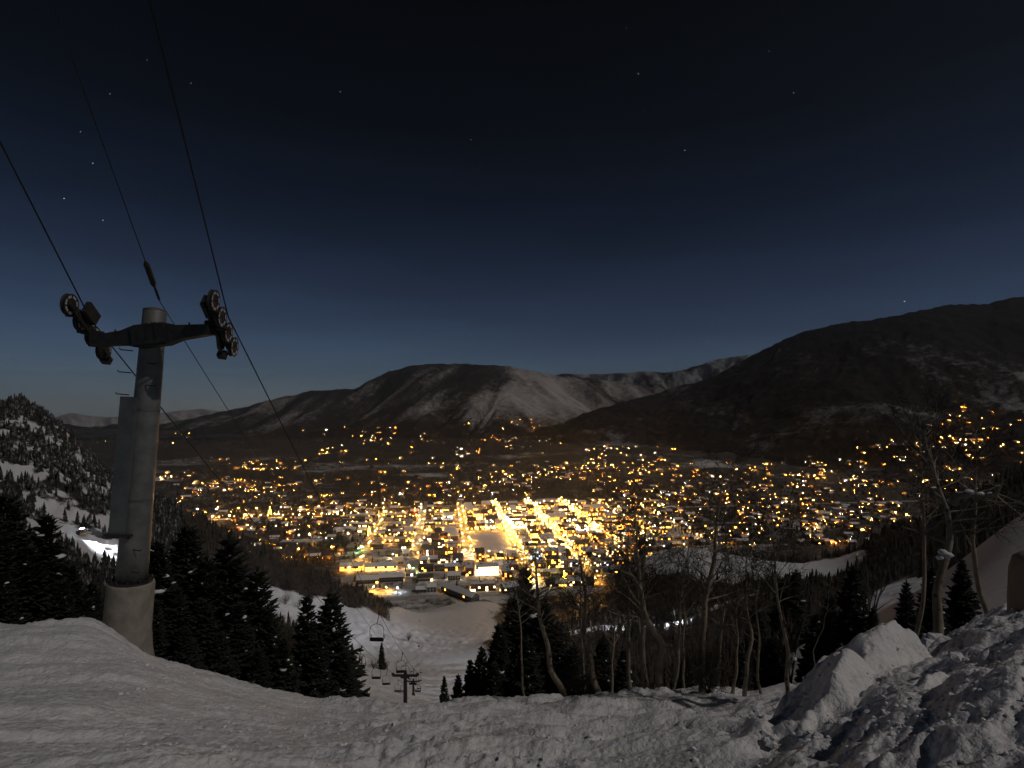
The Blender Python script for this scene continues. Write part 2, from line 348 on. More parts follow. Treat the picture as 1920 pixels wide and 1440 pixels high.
BLOCK = np.array([(2.05, 5.0), (2.55, 6.0), (3.35, 6.95), (4.2, 7.55), (5.1, 7.4), (5.2, 6.7), (4.3, 6.1), (3.3, 5.2), (2.6, 4.75)])
def poly_sdf(x, y, P):
    d = np.full(x.shape, 1e9); ins = np.zeros(x.shape, bool); n = len(P)
    for i in range(n):
        ax, ay = P[i]; bx, by = P[(i + 1) % n]; ex, ey = bx - ax, by - ay
        t = np.clip(((x - ax) * ex + (y - ay) * ey) / (ex * ex + ey * ey), 0, 1)
        d = np.minimum(d, np.hypot(x - ax - t * ex, y - ay - t * ey))
        c = ((ay > y) != (by > y)) & (x < (bx - ax) * (y - ay) / (by - ay + 1e-12) + ax); ins ^= c
    return np.where(ins, d, -d)
def hill_z(x, y):
    x = np.asarray(x, float); y = np.asarray(y, float)
    px = 960 + F * x / y
    z = (HZ - hill_py(px, y)) / F * y
    near = 1 - sstep(22, 32, y)
    # far relief
    rm = run_mask(px, y)
    far = sstep(26, 60, y)
    z = z + far * ((1 - rm) * 0.010 * y * fbm(x / (6 + 0.05 * y), y / (6 + 0.05 * y), 4, 3))
    mog = np.abs(perlin(x / 7.0, y / 9.0, 12)) * 1.5 + 0.5 * perlin(x / 3.0, y / 4.0, 13)
    z = z + far * rm * sstep(90, 140, y) * (1 - sstep(420, 520, y)) * mog * 0.75
    # near relief: smooth wind-packed left, churned middle, lumpy bank on the right
    right = sstep(1330, 1480, px + 14 * (y - 6)) * (1 - sstep(11, 16, y)); left = 1 - sstep(420, 760, px - 0.25 * (0) )
    u = x * 0.93 + y * 0.36; v = -x * 0.36 + y * 0.93
    nl = 0.065 * fbm(u / 3.4, v / 0.5, 5, 41, .55) + 0.16 * fbm(x / 3.4, y / 2.6, 3, 42) + 0.02 * fbm(x / .22, y / .18, 3, 43)
    ch = fbm(x / 0.8, y / 0.55, 5, 44, 0.6)
    chm = sstep(-.25, .45, fbm(x / 2.6, y / 2.0, 3, 47)); nm = (0.03 + 0.075 * chm) * (0.5 - np.abs(ch)) + (0.012 + .02 * chm) * fbm(x / 0.25, y / 0.3, 3, 45) + 0.26 * fbm(x / 3.4, y / 1.8, 3, 46) + .07 * fbm(x / 1.6, y / .5, 3, 49)
    edge = sstep(11, 17, y) * (1 - sstep(21, 25, y))
    nm = nm * (1 + .5 * edge) + np.clip(perlin(x / .22, y / .2, 60) - .15, 0, 1) * .09 * chm; nl = nl + edge * 0.10 * fbm(x / .8, y / .8, 3, 48)
    u2 = x * 0.80 + y * 0.60; v2 = -x * 0.60 + y * 0.80
    clod = np.clip(perlin(x / .17, y / .17, 57) - .12, 0, 1) * .055 + np.clip(perlin(x / .075, y / .075, 58) - .1, 0, 1) * .02; nr = 0.105 * fbm(u2 / 1.3, v2 / 0.42, 3, 51) + 0.04 * fbm(x / 0.34, y / 0.30, 4, 52, .6) + 0.15 * fbm(u2 / 2.2, v2 / 0.9, 2, 53) + clod * sstep(-.2, .3, fbm(x / .9, y / .9, 2, 59))
    nn = nl * left + nm * (1 - left)
    nn = nn * (1 - right) + nr * right
    z = z + near * nn * sstep(0.5, 2.5, y)
    # a block of cut snow standing on the bank
    warp = 0.10 * fbm(x / 0.7, y / 0.7, 3, 61)
    sd_ = poly_sdf(x, y, BLOCK) + warp + .10
    hb = 0.34 + 0.15 * np.clip(y - 5.0, 0, 2.0) + 0.09 * fbm(x / .7, y / .7, 3, 62)
    z = z + sstep(0.0, 0.42, sd_) * hb
    # drift against the tower's footing
    bx, by = (208 - 960) * 14.6 / F, 14.6
    z = z + 0.22 * np.exp(-(((x - bx) / 0.8) ** 2 + ((y - by) / 0.8) ** 2))
    return z
def hz(x, y): return float(hill_z(np.array([x]), np.array([y]))[0])
def near_wrap(name, rowsY, cols):
    PX, YY = np.meshgrid(cols, rowsY); X = (PX - 960) * YY / F
    Z = hill_z(X, YY); return X, YY, Z, brush_mask(PX, YY, X, YY)
COLS = np.concatenate([np.linspace(-600, -40, 60)[:-1], np.linspace(-40, 1960, 600), np.linspace(1960, 2500, 60)[1:]])
rows_n = np.exp(np.linspace(math.log(0.8), math.log(26), 430)); rows_f = np.exp(np.linspace(math.log(26), math.log(900), 400))
X, YY, Z, BR = near_wrap('a', rows_n, COLS); tag(grid_mesh('snow_slope', X, YY, Z, M_SNOW, {'brush': BR}), kind='structure')
X, YY, Z, BR = near_wrap('b', rows_f, COLS)
tag(grid_mesh('hillside', X, YY, Z, M_SNOW, {'brush': BR}), kind='structure')
# lowest screen row still hidden by the hill, per pixel column: tells what the hill hides
HPY = HZ - F * Z / YY; HMIN = HPY.min(0)
def hidden(px, py): return py > np.interp(px, COLS, HMIN) + 1

# ------------------------------------------------------------------ valley and mountains
VZ = -250.0
def ip(px, pts): a = np.array(pts, float); return np.interp(px, a[:, 0], a[:, 1])
R_CREST = [(980, 815), (1060, 788), (1130, 764), (1200, 744), (1280, 722), (1340, 705), (1385, 682), (1415, 664), (1450, 645), (1490, 629), (1540, 616), (1600, 602), (1690, 591), (1750, 578), (1800, 573), (1850, 571), (1890, 560), (1920, 555), (2100, 540), (2700, 560)]
R_BASE = [(980, 822), (1100, 836), (1250, 838), (1400, 856), (1550, 882), (1700, 905), (1900, 915), (2200, 920), (2700, 920)]
C_CREST = [(-700, 792), (60, 797), (120, 796), (170, 801), (220, 797), (270, 800), (330, 791), (420, 771), (500, 751), (560, 738), (590, 733), (640, 731), (665, 729), (690, 716), (730, 696), (760, 689), (800, 684), (880, 682), (940, 687), (958, 689), (1000, 697), (1060, 706), (1150, 714), (1210, 722), (1280, 735), (1400, 762), (1700, 790)]
C_BASE = [(-700, 822), (500, 822), (900, 822), (1100, 815), (1700, 815)]
def mtn(kind, x, y):
    """height and screen-free shape parameters of a mountain at world x, y"""
    px = 960 + F * x / y
    if kind == 'right':
        cr_, ba = ip(px, R_CREST), ip(px, R_BASE); yb = -VZ * F / (ba - HZ); yc = yb + 1700
        t = (y - yb) / (yc - yb)
        pr = np.where(t < 1, np.sign(t) * np.abs(np.clip(t, -1, 1)) ** 0.9, 1 - 1.5 * (t - 1))
        p = ba + (cr_ - ba) * pr
        z = (HZ - p) / F * y
        env = sstep(0, .15, t) * (1 - 0.75 * sstep(.75, 1.0, t))
        rid = fbm(x / 520.0, y / 700.0, 5, 71)
        z = z + env * 60 * rid + sstep(0, .2, t) * 9 * fbm(x / 60, y / 60, 2, 72)
        fo = 0.98 + 0.46 * fbm(x / 420.0, y / 700.0, 4, 73) + 0.1 * sstep(.5, .9, t)
        return z, t, fo
    if kind == 'center':
        cr_, ba = ip(px, C_CREST), ip(px, C_BASE); yb = -VZ * F / (ba - HZ); yc = yb + 2300
        t = (y - yb) / (yc - yb)
        pr = np.where(t < 1, np.sign(t) * np.abs(np.clip(t, -1, 1)) ** 1.25, 1 - 1.2 * (t - 1))
        p = ba + (cr_ - ba) * pr
        z = (HZ - p) / F * y
        tt = np.clip(t, 0, 1)
        sg = 1 - 2 * sstep(930, 990, px + 75 * (1 - tt))
        c = px + sg * 190 * (1 - tt)
        env = sstep(0.05, .4, tt) * (1 - 0.8 * sstep(.86, 1.0, tt))
        g = fbm(c / 105.0, tt * 0.9 + 3, 3, 81, 0.45)
        z = z + env * (150 * (0.35 - np.sqrt(g * g + .015)) + 16 * fbm(c / 26.0, tt * 3, 3, 82)) + 8 * fbm(x / 90, y / 90, 2, 83)
        fo = 0.66 + 0.40 * fbm(c / 60.0, tt * 1.5, 4, 84) + 0.26 * sstep(.45, .1, tt) + 0.12 * sstep(.9, 1, tt) - 0.34 * sstep(945, 985, px + 70 * (1 - tt)) * sstep(1180, 1060, px) * sstep(.3, .6, tt) + 0.20 * sstep(960, 900, px + 75 * (1 - tt))
        return z, t, fo
def mountain_sheet(name, kind, px0, px1, ncol, mat):
    cols = np.linspace(px0, px1, ncol); T = np.concatenate([np.linspace(-0.06, 1, 150), np.linspace(1.01, 1.5, 24)])
    if kind == 'right': yb = -VZ * F / (ip(cols, R_BASE) - HZ); yc = yb + 1700
    else: yb = -VZ * F / (ip(cols, C_BASE) - HZ); yc = yb + 2300
    YY = yb[None, :] + (yc - yb)[None, :] * T[:, None]; X = (cols[None, :] - 960) * YY / F
    Z, t, fo = mtn(kind, X, YY)
    return tag(grid_mesh(name, X, YY, Z, mat, {'forest': fo}), kind='structure')
mountain_sheet('mountain_east', 'right', 985, 2650, 620, M_DARKMTN)
mountain_sheet('mountain_north', 'center', -650, 1650, 760, M_MTN)
def ridge_sheet(name, crest, Y0, depth, mat, drop, seed, fbase, px0, px1):
    cols = np.linspace(px0, px1, 420); T = np.linspace(0, 1.4, 60)
    YY = np.repeat((Y0 + depth * T)[:, None], len(cols), 1); X = (cols[None, :] - 960) * YY / F
    cr_ = ip(cols, crest)[None, :]; tt = T[:, None]
    p = np.where(tt <= 1, cr_ + drop * (1 - tt), cr_ + drop * 1.5 * (tt - 1))
    Z = (HZ - p) / F * YY
    g = fbm(cols[None, :] / 40.0 + tt * 1.5, tt * 2.0, 4, seed)
    Z = Z + sstep(0, .2, tt) * (1 - .85 * sstep(.85, 1, tt)) * 130 * g
    fo = fbase + 0.5 * fbm(cols[None, :] / 30.0, tt * 4.0, 4, seed + 3) + 0.0 * tt
    return tag(grid_mesh(name, X, YY, Z, mat, {'forest': fo}), kind='structure')
ridge_sheet('distant_ridge_west', [(-700, 792), (100, 783), (130, 774), (200, 783), (260, 779), (320, 772), (372, 766), (420, 771), (700, 775)], 9000, 3000, M_MTN, 50, 91, 0.0, -600, 700)
ridge_sheet('distant_ridge_east', [(950, 722), (1060, 700), (1130, 701), (1200, 697), (1270, 697), (1300, 688), (1350, 672), (1410, 664), (1500, 672), (1900, 700)], 7200, 1800, M_DARKMTN, 75, 95, 0.62, 950, 1900)

def valley_z(x, y):
    return VZ + 16.0 * sstep(2000, 2700, y) * (1 - sstep(2900, 3700, y)) * fbm(np.asarray(x, float) / 300, np.asarray(y, float) / 300, 3, 101)
AN = R(7.5); UA, UB = math.cos(AN), math.sin(AN); TO = (-20.0, 1163.0)        # the town's street grid
def town(u, v): return TO[0] + UA * u - UB * v, TO[1] + UB * u + UA * v
def town_uv(x, y): dx, dy = x - TO[0], y - TO[1]; return UA * dx + UB * dy, -UB * dx + UA * dy
def valley_material():
    m, t, b = material('valley_floor')
    c = t.nodes.new('ShaderNodeTexCoord').outputs['Object']
    a = t.nodes.new('ShaderNodeAttribute'); a.attribute_name = 'open'
    n1 = nz(t, 0.02, 6, 0.7, vec=c); n2 = nz(t, 0.15, 4, 0.7, vec=c)
    s1 = t.nodes.new('ShaderNodeMath'); s1.operation = 'ADD'; t.links.new(n1.outputs[0], s1.inputs[0]); t.links.new(n2.outputs[0], s1.inputs[1])
    s2 = t.nodes.new('ShaderNodeMath'); s2.operation = 'ADD'; t.links.new(a.outputs['Fac'], s2.inputs[0]); t.links.new(s1.outputs[0], s2.inputs[1])
    t.links.new(mixc(t, rampf(t, s2.outputs[0], 1.05, 1.35), (0.05, 0.042, 0.033), (0.62, 0.6, 0.58)), b.inputs['Base Color'])
    b.inputs['Roughness'].default_value = 0.9
    return m
M_VALLEY = valley_material()
cols = np.linspace(-900, 2700, 420); Yr = np.exp(np.linspace(math.log(560), math.log(5600), 300))
PX, YY = np.meshgrid(cols, Yr); X = (PX - 960) * YY / F
MEADOWS = [(430, 908, 60, 8), (300, 898, 40, 6), (240, 826, 70, 3), (1030, 938, 40, 5), (1510, 985, 60, 10), (1330, 868, 45, 8), (1290, 985, 40, 6), (600, 812, 60, 3), (800, 890, 60, 4), (690, 1090, 60, 22), (790, 1090, 60, 16), (905, 1120, 60, 20), (650, 1040, 40, 7)]
PYV = HZ - VZ * -1 * 0 + 250000.0 / YY
op = np.zeros(PX.shape)
for (a, bb, wx, wy) in MEADOWS: op = np.maximum(op, 0.42 * (1 - sstep(.35, 1.25, np.hypot((PX - a) / wx, (PYV - bb) / wy) + .45 * fbm(X / 70, YY / 70, 3, 107))))
U_, V_ = town_uv(X, YY)
op = np.maximum(op, 0.28 * sstep(-330, -240, U_) * sstep(420, 330, U_) * sstep(170, 110, V_))
op = op - 0.22 * sstep(2300, 3500, YY) - 0.04 + .10 * fbm(X / 260, YY / 420, 3, 103) + .26 * sstep(1700, 2100, YY) * fbm(X / 420, YY / 230, 4, 105)
tag(grid_mesh('valley_floor', X, YY, valley_z(X, YY), M_VALLEY, {'open': op}), kind='structure')

def ground_far(x, y):
    x = np.asarray(x, float); y = np.asarray(y, float); z = valley_z(x, y); px = 960 + F * x / y
    zr, t, _ = mtn('right', x, y); z = np.where((t > 0) & (t < 1.3) & (px > 990), np.maximum(z, zr), z)
    zc, t, _ = mtn('center', x, y); z = np.where((t > 0) & (t < 1.3) & (px < 1640), np.maximum(z, zc), z)
    return z
YS = np.exp(np.linspace(math.log(600), math.log(7000), 420))
GT = np.array([ground_far((q - 960) * YS / F, YS) for q in np.arange(100, 2000, 10)])
def hit(px, py):
    """where the line of sight through a pixel meets the valley or a mountain"""
    zl = (HZ - py) / F * YS; g = GT[int(min(max((px - 100) / 10, 0), 189))]
    k = np.nonzero(g >= zl)[0]
    if len(k) == 0: return None
    y = YS[k[0]]; xx = (px - 960) * y / F
    return Vector((xx, y, float(ground_far(np.array([xx]), np.array([y]))[0])))

# ------------------------------------------------------------------ chairlift
UPHILL = Vector((0.32, -1.0, 0.69))
TW = [  # where the line's towers stand: (pixel x of the arm's middle, pixel y of the arm, distance, gauge)
    (290, 625, 14.8, 4.0), (760, 1264, 87, 4.0), (775, 1276, 165, 4.0), (785, 1224, 320, 4.2), (786, 1186, 470, 4.2)]
R1 = at(428, 594, 14.8); L1 = at(171, 601, 14.8)          # haul rope at the near tower
def arm_ends(i):
    px, py, Y, g = TW[i]; c = at(px, py, Y); return c + Vector((-g / 2, 0, 0.12)), c + Vector((g / 2, 0, 0.12))
ROPE_L = [L1] + [arm_ends(i)[0] for i in range(1, 5)]; ROPE_R = [R1] + [arm_ends(i)[1] for i in range(1, 5)]
BASE_ST = at(800, 1150, 600)
ROPE_L.append(BASE_ST + Vector((-2, 0, 5))); ROPE_R.append(BASE_ST + Vector((2, 0, 5)))
def rope_point(rope, s):
    i = min(int(s), len(rope) - 2); t = s - i; a, b = rope[i], rope[i + 1]
    sag = 0.012 * (b - a).length * 4 * t * (1 - t)
    return a.lerp(b, t) - Vector((0, 0, sag))
def rope_path(rope, up, n=14):
    p = [rope[0] + up * k for k in (26, 18, 12, 8, 5, 3, 1.5)]
    for i in range(len(rope) - 1): p += [rope_point(rope, i + k / n) for k in range(n)]
    return p + [rope[-1]]
b = MB(); b.tube(rope_path(ROPE_L, Vector((0.30, -1, 0.80)) ), 0.018, 6)
tag(b.build('haul_rope', M_DARKSTEEL), 'dark steel haul rope over the wheels at the outer west end of the tower arm', 'cable', 'cables of the chairlift')
b = MB(); b.tube(rope_path(ROPE_R, UPHILL), 0.019, 6)
tag(b.build('haul_rope', M_DARKSTEEL), 'dark steel haul rope over the pale rimmed wheels, chairs hanging on it', 'cable', 'cables of the chairlift')
COM = [at(300, 566, 14.9)] + [at(TW[i][0], TW[i][1] - 900.0 / TW[i][2], TW[i][2]) for i in range(1, 5)]
b = MB(); b.tube(rope_path(COM, Vector((0.33, -1, 0.72))), 0.012, 5)
cl = b.build('communication_line', M_DARKSTEEL); tag(cl, 'thin line over the top of the tower pole, between the two haul ropes', 'cable', 'cables of the chairlift')
b = MB(); d = Vector((0.33, -1, 0.72)).normalized(); c = COM[0]
b.tube([c + d * 0.55, c + d * 0.7, c + d * 1.35, c + d * 1.45], [0.03, 0.075, 0.075, 0.03], 8); b.build('splice_sleeve', M_DARKSTEEL, cl)
b = MB(); b.tube([c + d * 0.1, c + d * 0.5], 0.035, 6); b.build('line_clamp', M_DARKSTEEL, cl)

# near tower
TB = at(234, 1232, 14.85); TT = at(291, 580, 14.85)
ax = (TT - TB).normalized(); fx = Vector((1, 0.10, 0)); fx = (fx - ax * fx.dot(ax)).normalized(); fy = ax.cross(fx)
def tp(h, x=0.0, y=0.0): return TB + ax * h + fx * x + fy * y       # a point of the tower, h metres up
TM = Matrix((fx, fy, ax)).transposed()
tower = empty('lift_tower', TB); TWM = []
tag(tower, 'tall grey steel chairlift tower on a concrete footing with wheel trains on its arm', 'lift tower', 'towers of the chairlift')
def tpart(b, name, mat, parent=None, smooth=False):
    o = b.build(name, mat, parent or tower, smooth=smooth); o.matrix_parent_inverse = Matrix.Translation(-TB) if parent is None else Matrix.Identity(4)
    return o
HT = (TT - TB).length
b = MB(); b.tube([tp(-0.9, .12), tp(-.35, .06), tp(0.2, .02), tp(0.8), tp(2.05), tp(2.12)], [.78, .70, .62, .575, .565, .54], 28)
tpart(b, 'concrete_footing', M_CONCRETE, smooth=True)
b = MB(); b.tube([tp(2.05), tp(3.4), tp(HT - 1.2), tp(HT - .05), tp(HT)], [.385, .37, .30, .285, .26], 24)
pole = tpart(b, 'pole', M_STEEL, smooth=True)
b = MB(); b.tube([tp(2.10), tp(2.17)], [.52, .52], 20); tpart(b, 'base_flange', M_DARKSTEEL)
for k in range(10):
    q = 2 * math.pi * k / 10; b = MB(); p = tp(2.16, .46 * math.cos(q), .46 * math.sin(q)); b.tube([p, p + ax * .09], .028, 6); tpart(b, 'anchor_bolt', M_DARKSTEEL)
b = MB(); b.box(tp(5.38, -.26, -.20), (.40, .46, 3.72), TM); tpart(b, 'cable_cover', M_COVER)
b = MB(); b.tube([tp(3.50, -.5, -.3), tp(3.47, .12, -.52)], .035, 6); b.box(tp(3.50, -.2, -.42), (.66, .22, .05), TM); tpart(b, 'cover_bracket', M_DARKSTEEL)
b = MB(); b.tube([tp(HT - .02), tp(HT + .05)], [.29, .12], 20); tpart(b, 'pole_cap', M_STEEL)
for k in range(9):
    h = 7.3 + .3 * k if k < 5 else 2.5 + .3 * (k - 5); sgn = -1 if k % 2 else 1
    b = MB(); p = tp(h, -.2 * sgn - .1, -.32); b.tube([p, p + fx * (-.28 * sgn) - fy * .08, p + fx * (-.30 * sgn) - fy * .08 + ax * .05], .016, 5); tpart(b, 'climbing_peg', M_DARKSTEEL)
for h in (4.4, 6.9):
    b = MB(); rr = float(np.interp(h, [2.05, 3.4, HT - 1.2], [.385, .37, .30])) + .012; b.tube([tp(h), tp(h + .05)], [rr, rr], 24, False); tpart(b, 'weld_band', M_COVER)
AL = at(176, 640, 14.35); AR = at(398, 618, 14.35)
b = MB(); am = AL.lerp(AR, .5); ad = (AR - AL).normalized(); az = ad.cross(Vector((0, 1, 0))).normalized() * 1; ay = az.cross(ad)
AMx = Matrix((ad, ay, az)).transposed(); al = (AR - AL).length
ah = al / 2
prof = [(-ah, .13), (-.75, .19), (-.38, .30), (.38, .30), (.75, .19), (ah, .13)]
vs = []
for (sx, hh) in prof:
    for sy, szz in ((-.16, -1), (.16, -1), (.16, 1), (-.16, 1)): vs.append(am + ad * sx + ay * sy + az * (hh * szz))
fs = [(3, 2, 1, 0), tuple(4 * 5 + k for k in range(4))]
for i in range(5):
    for k in range(4): fs.append((4 * i + k, 4 * i + (k + 1) % 4, 4 * i + 4 + (k + 1) % 4, 4 * i + 4 + k))
b.add(vs, fs); arm = tpart(b, 'cross_arm', M_DARKSTEEL)
b = MB(); b.box(am - ay * .19, (.9, .04, .5), AMx); b.box(am - ay * .22 + az * .1, (.06, .03, .4), AMx); b.box(am - ay * .22 + az * .1 + ad * .22, (.06, .03, .4), AMx); tpart(b, 'saddle_plate', M_DARKSTEEL)
for sx in (-.3, .3):
    b = MB(); p = am + ad * sx; b.tube([p - ay * .2, p + ay * .75], .025, 6); tpart(b, 'tie_rod', M_DARKSTEEL)
for k in range(7):
    b = MB(); p = am + ad * (-1.5 + .5 * k) + az * (.2 if abs(-1.5 + .5 * k) > .4 else .31); b.tube([p - az * .1, p + az * .06], .02, 5); tpart(b, 'arm_stud', M_DARKSTEEL)
def wheel(c, axis, r, parent):
    t = axis.normalized(); b = MB(); n = 28
    a = t.orthogonal().normalized(); e = t.cross(a)
    def ring(rr, off): return [c + t * off + (a * math.cos(2 * math.pi * k / n) + e * math.sin(2 * math.pi * k / n)) * rr for k in range(n)]
    prof = [(r, -.05), (r * .93, -.012), (r * .93, .012), (r, .05), (r * .86, .055), (r * .86, -.055)]
    vs = []
    for rr, off in prof: vs += ring(rr, off)
    fs = []
    m = len(prof)
    for j in range(m):
        for k in range(n): fs.append((j * n + k, j * n + (k + 1) % n, ((j + 1) % m) * n + (k + 1) % n, ((j + 1) % m) * n + k))
    b.add(vs, fs); w_ = b.build('sheave_wheel', M_RUBBER, parent, smooth=False)
    b = MB()
    for s_ in (-1, 1):
        vs = ring(r * .86, .05 * s_) + ring(r * .62, .05 * s_); fs = []
        for k in range(n):
            if k % 4 == 3: continue
            fs.append((k, (k + 1) % n, n + (k + 1) % n, n + k))
        b.add(vs, fs)
    b.build('rim', M_RIM, w_)
    b = MB(); vs = []
    for rr, off in ((r * .87, .03), (r * .12, .045), (r * .12, -.045), (r * .87, -.03)): vs += ring(rr, off)
    fs = []
    for j in range(3):
        for k in range(n): fs.append((j * n + k, j * n + (k + 1) % n, (j + 1) * n + (k + 1) % n, (j + 1) * n + k))
    b.add(vs, fs); b.build('hub', M_DARKSTEEL, w_)
    return w_
def train(P, side, parent_tower):
    dr = Vector((-0.2, 1, -0.66)).normalized(); axis = Vector((1, -0.02, 0.0)); axis = (axis - dr * axis.dot(dr)).normalized(); up = axis.cross(dr)
    if up.z < 0: up = -up
    M3 = Matrix((axis, dr, up)).transposed()
    b = MB(); b.box(P - up * .42 - axis * .20 * side, (.06, 1.7, .18), M3)
    b.tube([P - up * .42 - axis * .2, P - up * .42 + axis * .2], .05, 8)
    t_ = b.build('sheave_train', M_DARKSTEEL, tower); t_.matrix_parent_inverse = Matrix.Translation(-TB)
    for j in (-1, 1):
        b = MB(); q = P - up * .40 + dr * (.62 * j)
        b.box(q - axis * .12 * side + up * .05, (.05, .95, .12), M3)
        b.tube([q - axis * .20, q + axis * .08], .04, 8); b.build('rocker_beam', M_DARKSTEEL, t_)
    for i in range(4):
        q = P + dr * ((i - 1.5) * .63) - up * .30; wheel(q, axis, .285, t_)
    b = MB(); q = P - up * .62 - axis * .2 * side; b.tube([P - up * .45 + dr * .3 - axis * .2 * side, q + dr * .6, q + dr * .95], [.05, .05, .04], 7); b.box(q + dr * .95, (.22, .18, .2), M3); b.build('rope_catcher', M_DARKSTEEL, t_)
    b = MB(); q = P - up * .2 - axis * .30 * side - dr * .55; b.box(q, (.12, .55, .34), M3); b.box(q - up * .3 + dr * .5, (.10, .5, .10), M3); b.build('deflector', M_DARKSTEEL, t_)
    b = MB(); b.tube([P - up * .42 - axis * .45 * side, P - up * .42 + axis * .1 * side], .07, 8); b.build('pivot_axle', M_DARKSTEEL, t_)
    return t_
train(R1 + Vector((-0.03, 0, -0.0)), 1, tower); train(L1 + Vector((0.03, 0, 0.0)), -1, tower)

# the towers further down the line
def far_tower(i, label):
    px, py, Y, g = TW[i]; c = at(px, py, Y); gz = hz(c.x, c.y); h = c.z - gz
    t = empty('lift_tower', (c.x, c.y, gz)); tag(t, label, 'lift tower', 'towers of the chairlift')
    b = MB(); b.tube([(0, 0, -1), (0, 0, 0.6), (0, 0, .61), (0, 0, h + .5)], [.55, .5, .36, .26], 12); b.build('pole', M_DARKSTEEL, t)
    b = MB(); b.box((0, -.25, h - .1), (g, .26, .32)); b.box((0, -.25, h - .25), (1.4, .3, .5)); b.build('cross_arm', M_DARKSTEEL, t)
    for s_ in (-1, 1):
        b = MB(); b.box((s_ * g / 2, 0, h - .15), (.14, 2.0, .26), Matrix.Rotation(-.5, 3, 'X'))
        tr = b.build('sheave_train', M_DARKSTEEL, t)
        for k in range(4):
            b = MB(); q = Vector((s_ * g / 2, (k - 1.5) * .5, h + .0 - (k - 1.5) * .27)); b.tube([q - Vector((.05, 0, 0)), q + Vector((.05, 0, 0))], .2, 12); b.build('sheave_wheel', M_RUBBER, tr)
    b = MB(); b.tube([(-.6, 0, h + .3), (-.7, 0, h + .9), (-.35, 0, h + 1.35), (.35, 0, h + 1.35), (.7, 0, h + .9), (.6, 0, h + .3)], .035, 6); b.build('lifting_frame', M_DARKSTEEL, t)
far_tower(1, 'dark lift tower with a hoop on top, largest of those down on the ski run')
far_tower(2, 'dark lift tower close behind the hooped one on the ski run')
far_tower(3, 'small lift tower standing in the middle of the ski run, fourth down the line')
far_tower(4, 'tiny lift tower farthest down the ski run towards the town')

def make_chair():
    t = empty('lift_chair', (0, 0, 0)); t.scale = (.92, .92, .92)
    b = MB(); b.box((0, 0, 0), (.10, .35, .12)); b.build('grip', M_DARKSTEEL, t)
    b = MB(); b.tube([(0, 0, 0), (-.03, 0, -.25), (-.18, 0, -.85), (-.2, 0, -.95)], .03, 7); b.build('hanger', M_DARKSTEEL, t)
    b = MB(); P_ = []
    for k in range(15):
        q = math.pi * k / 14; P_.append((-.2 - .62 * math.cos(q), 0, -1.45 + .5 * math.sin(q)))
    P_ = [(-.80, -.2, -2.42), (-.82, 0, -2.3)] + P_ + [(.42, 0, -2.3), (.40, -.2, -2.42)]
    b.tube(P_, .026, 7); b.build('bail', M_DARKSTEEL, t)
    b = MB(); b.box((-.2, .12, -2.42), (1.12, .46, .09)); b.build('seat', M_RUBBER, t)
    b = MB(); b.box((-.2, -.13, -2.25), (1.12, .06, .30), Matrix.Rotation(.15, 3, 'X')); b.build('backrest', M_RUBBER, t)
    for s_ in (-.78, .38):
        b = MB(); b.tube([(s_, -.1, -2.02), (s_, .32, -2.02), (s_, .34, -2.4)], .02, 6); b.build('armrest', M_DARKSTEEL, t)
    return t
chair = make_chair()
CH = [(0, ROPE_R, .40), (0, ROPE_R, .665), (0, ROPE_R, .90), (1, ROPE_L, .595), (1, ROPE_L, .76), (1, ROPE_L, .90), (0, ROPE_R, 1.28), (1, ROPE_L, 1.25), (0, ROPE_R, 1.62), (1, ROPE_L, 1.60), (0, ROPE_R, 1.9),
      (0, ROPE_R, 2.2), (1, ROPE_L, 2.25), (0, ROPE_R, 2.45), (1, ROPE_L, 2.5), (0, ROPE_R, 2.7), (1, ROPE_L, 2.75), (0, ROPE_R, 3.2), (1, ROPE_L, 3.2), (0, ROPE_R, 3.6), (1, ROPE_L, 3.6)]
CHL = {0: 'empty two-seat lift chair, largest and closest, hanging over the snow of the run',
       1: 'empty lift chair with a pale seat, second largest, above the hooped tower',
       2: 'lift chair just behind the top of the hooped tower', 3: 'lift chair hanging close beside the edge of the wide spruce',
       4: 'lift chair in mid-span between the spruce and the hooped tower', 5: 'lift chair about to reach the outer arm of the hooped tower',
       6: 'small lift chair just past the hooped tower on the chair-laden rope', 7: 'small lift chair just past the hooped tower on the other rope',
       8: 'small lift chair behind the second tower on the run, rope nearer the trees', 9: 'small lift chair beside the pole of the second tower on the run', 10: 'small lift chair almost at the second tower of the run'}
for i, (sd_, rope, s_) in enumerate(CH):
    o = chair if i == 0 else copy_tree(chair)
    p = rope_point(rope, s_); o.location = p - Vector((0, 0, .02)); o.rotation_euler = (0, 0, R(random.uniform(-6, 6)) + (math.pi if sd_ else 0) * 0)
    tag(o, CHL.get(i, 'tiny lift chair far down the ski run beyond the second tower'), 'lift chair', 'chairs on the chairlift' if i in CHL else 'tiny chairs far down the lift line')

# tan padded post at the edge of the bank
p = at(1944, 1180, 7.6); t = empty('padded_post', (p.x, p.y, hz(p.x, p.y))); tag(t, 'brown padded post with a rounded top standing in the snow bank', 'post')
b = MB(); b.tube([(0, 0, -.4), (0, 0, .1), (.0, 0, .55), (0, 0, .72), (0, 0, .80), (0, 0, .83)], [.31, .315, .30, .26, .17, .04], 24); b.build('padding', M_PAD, t, smooth=True)

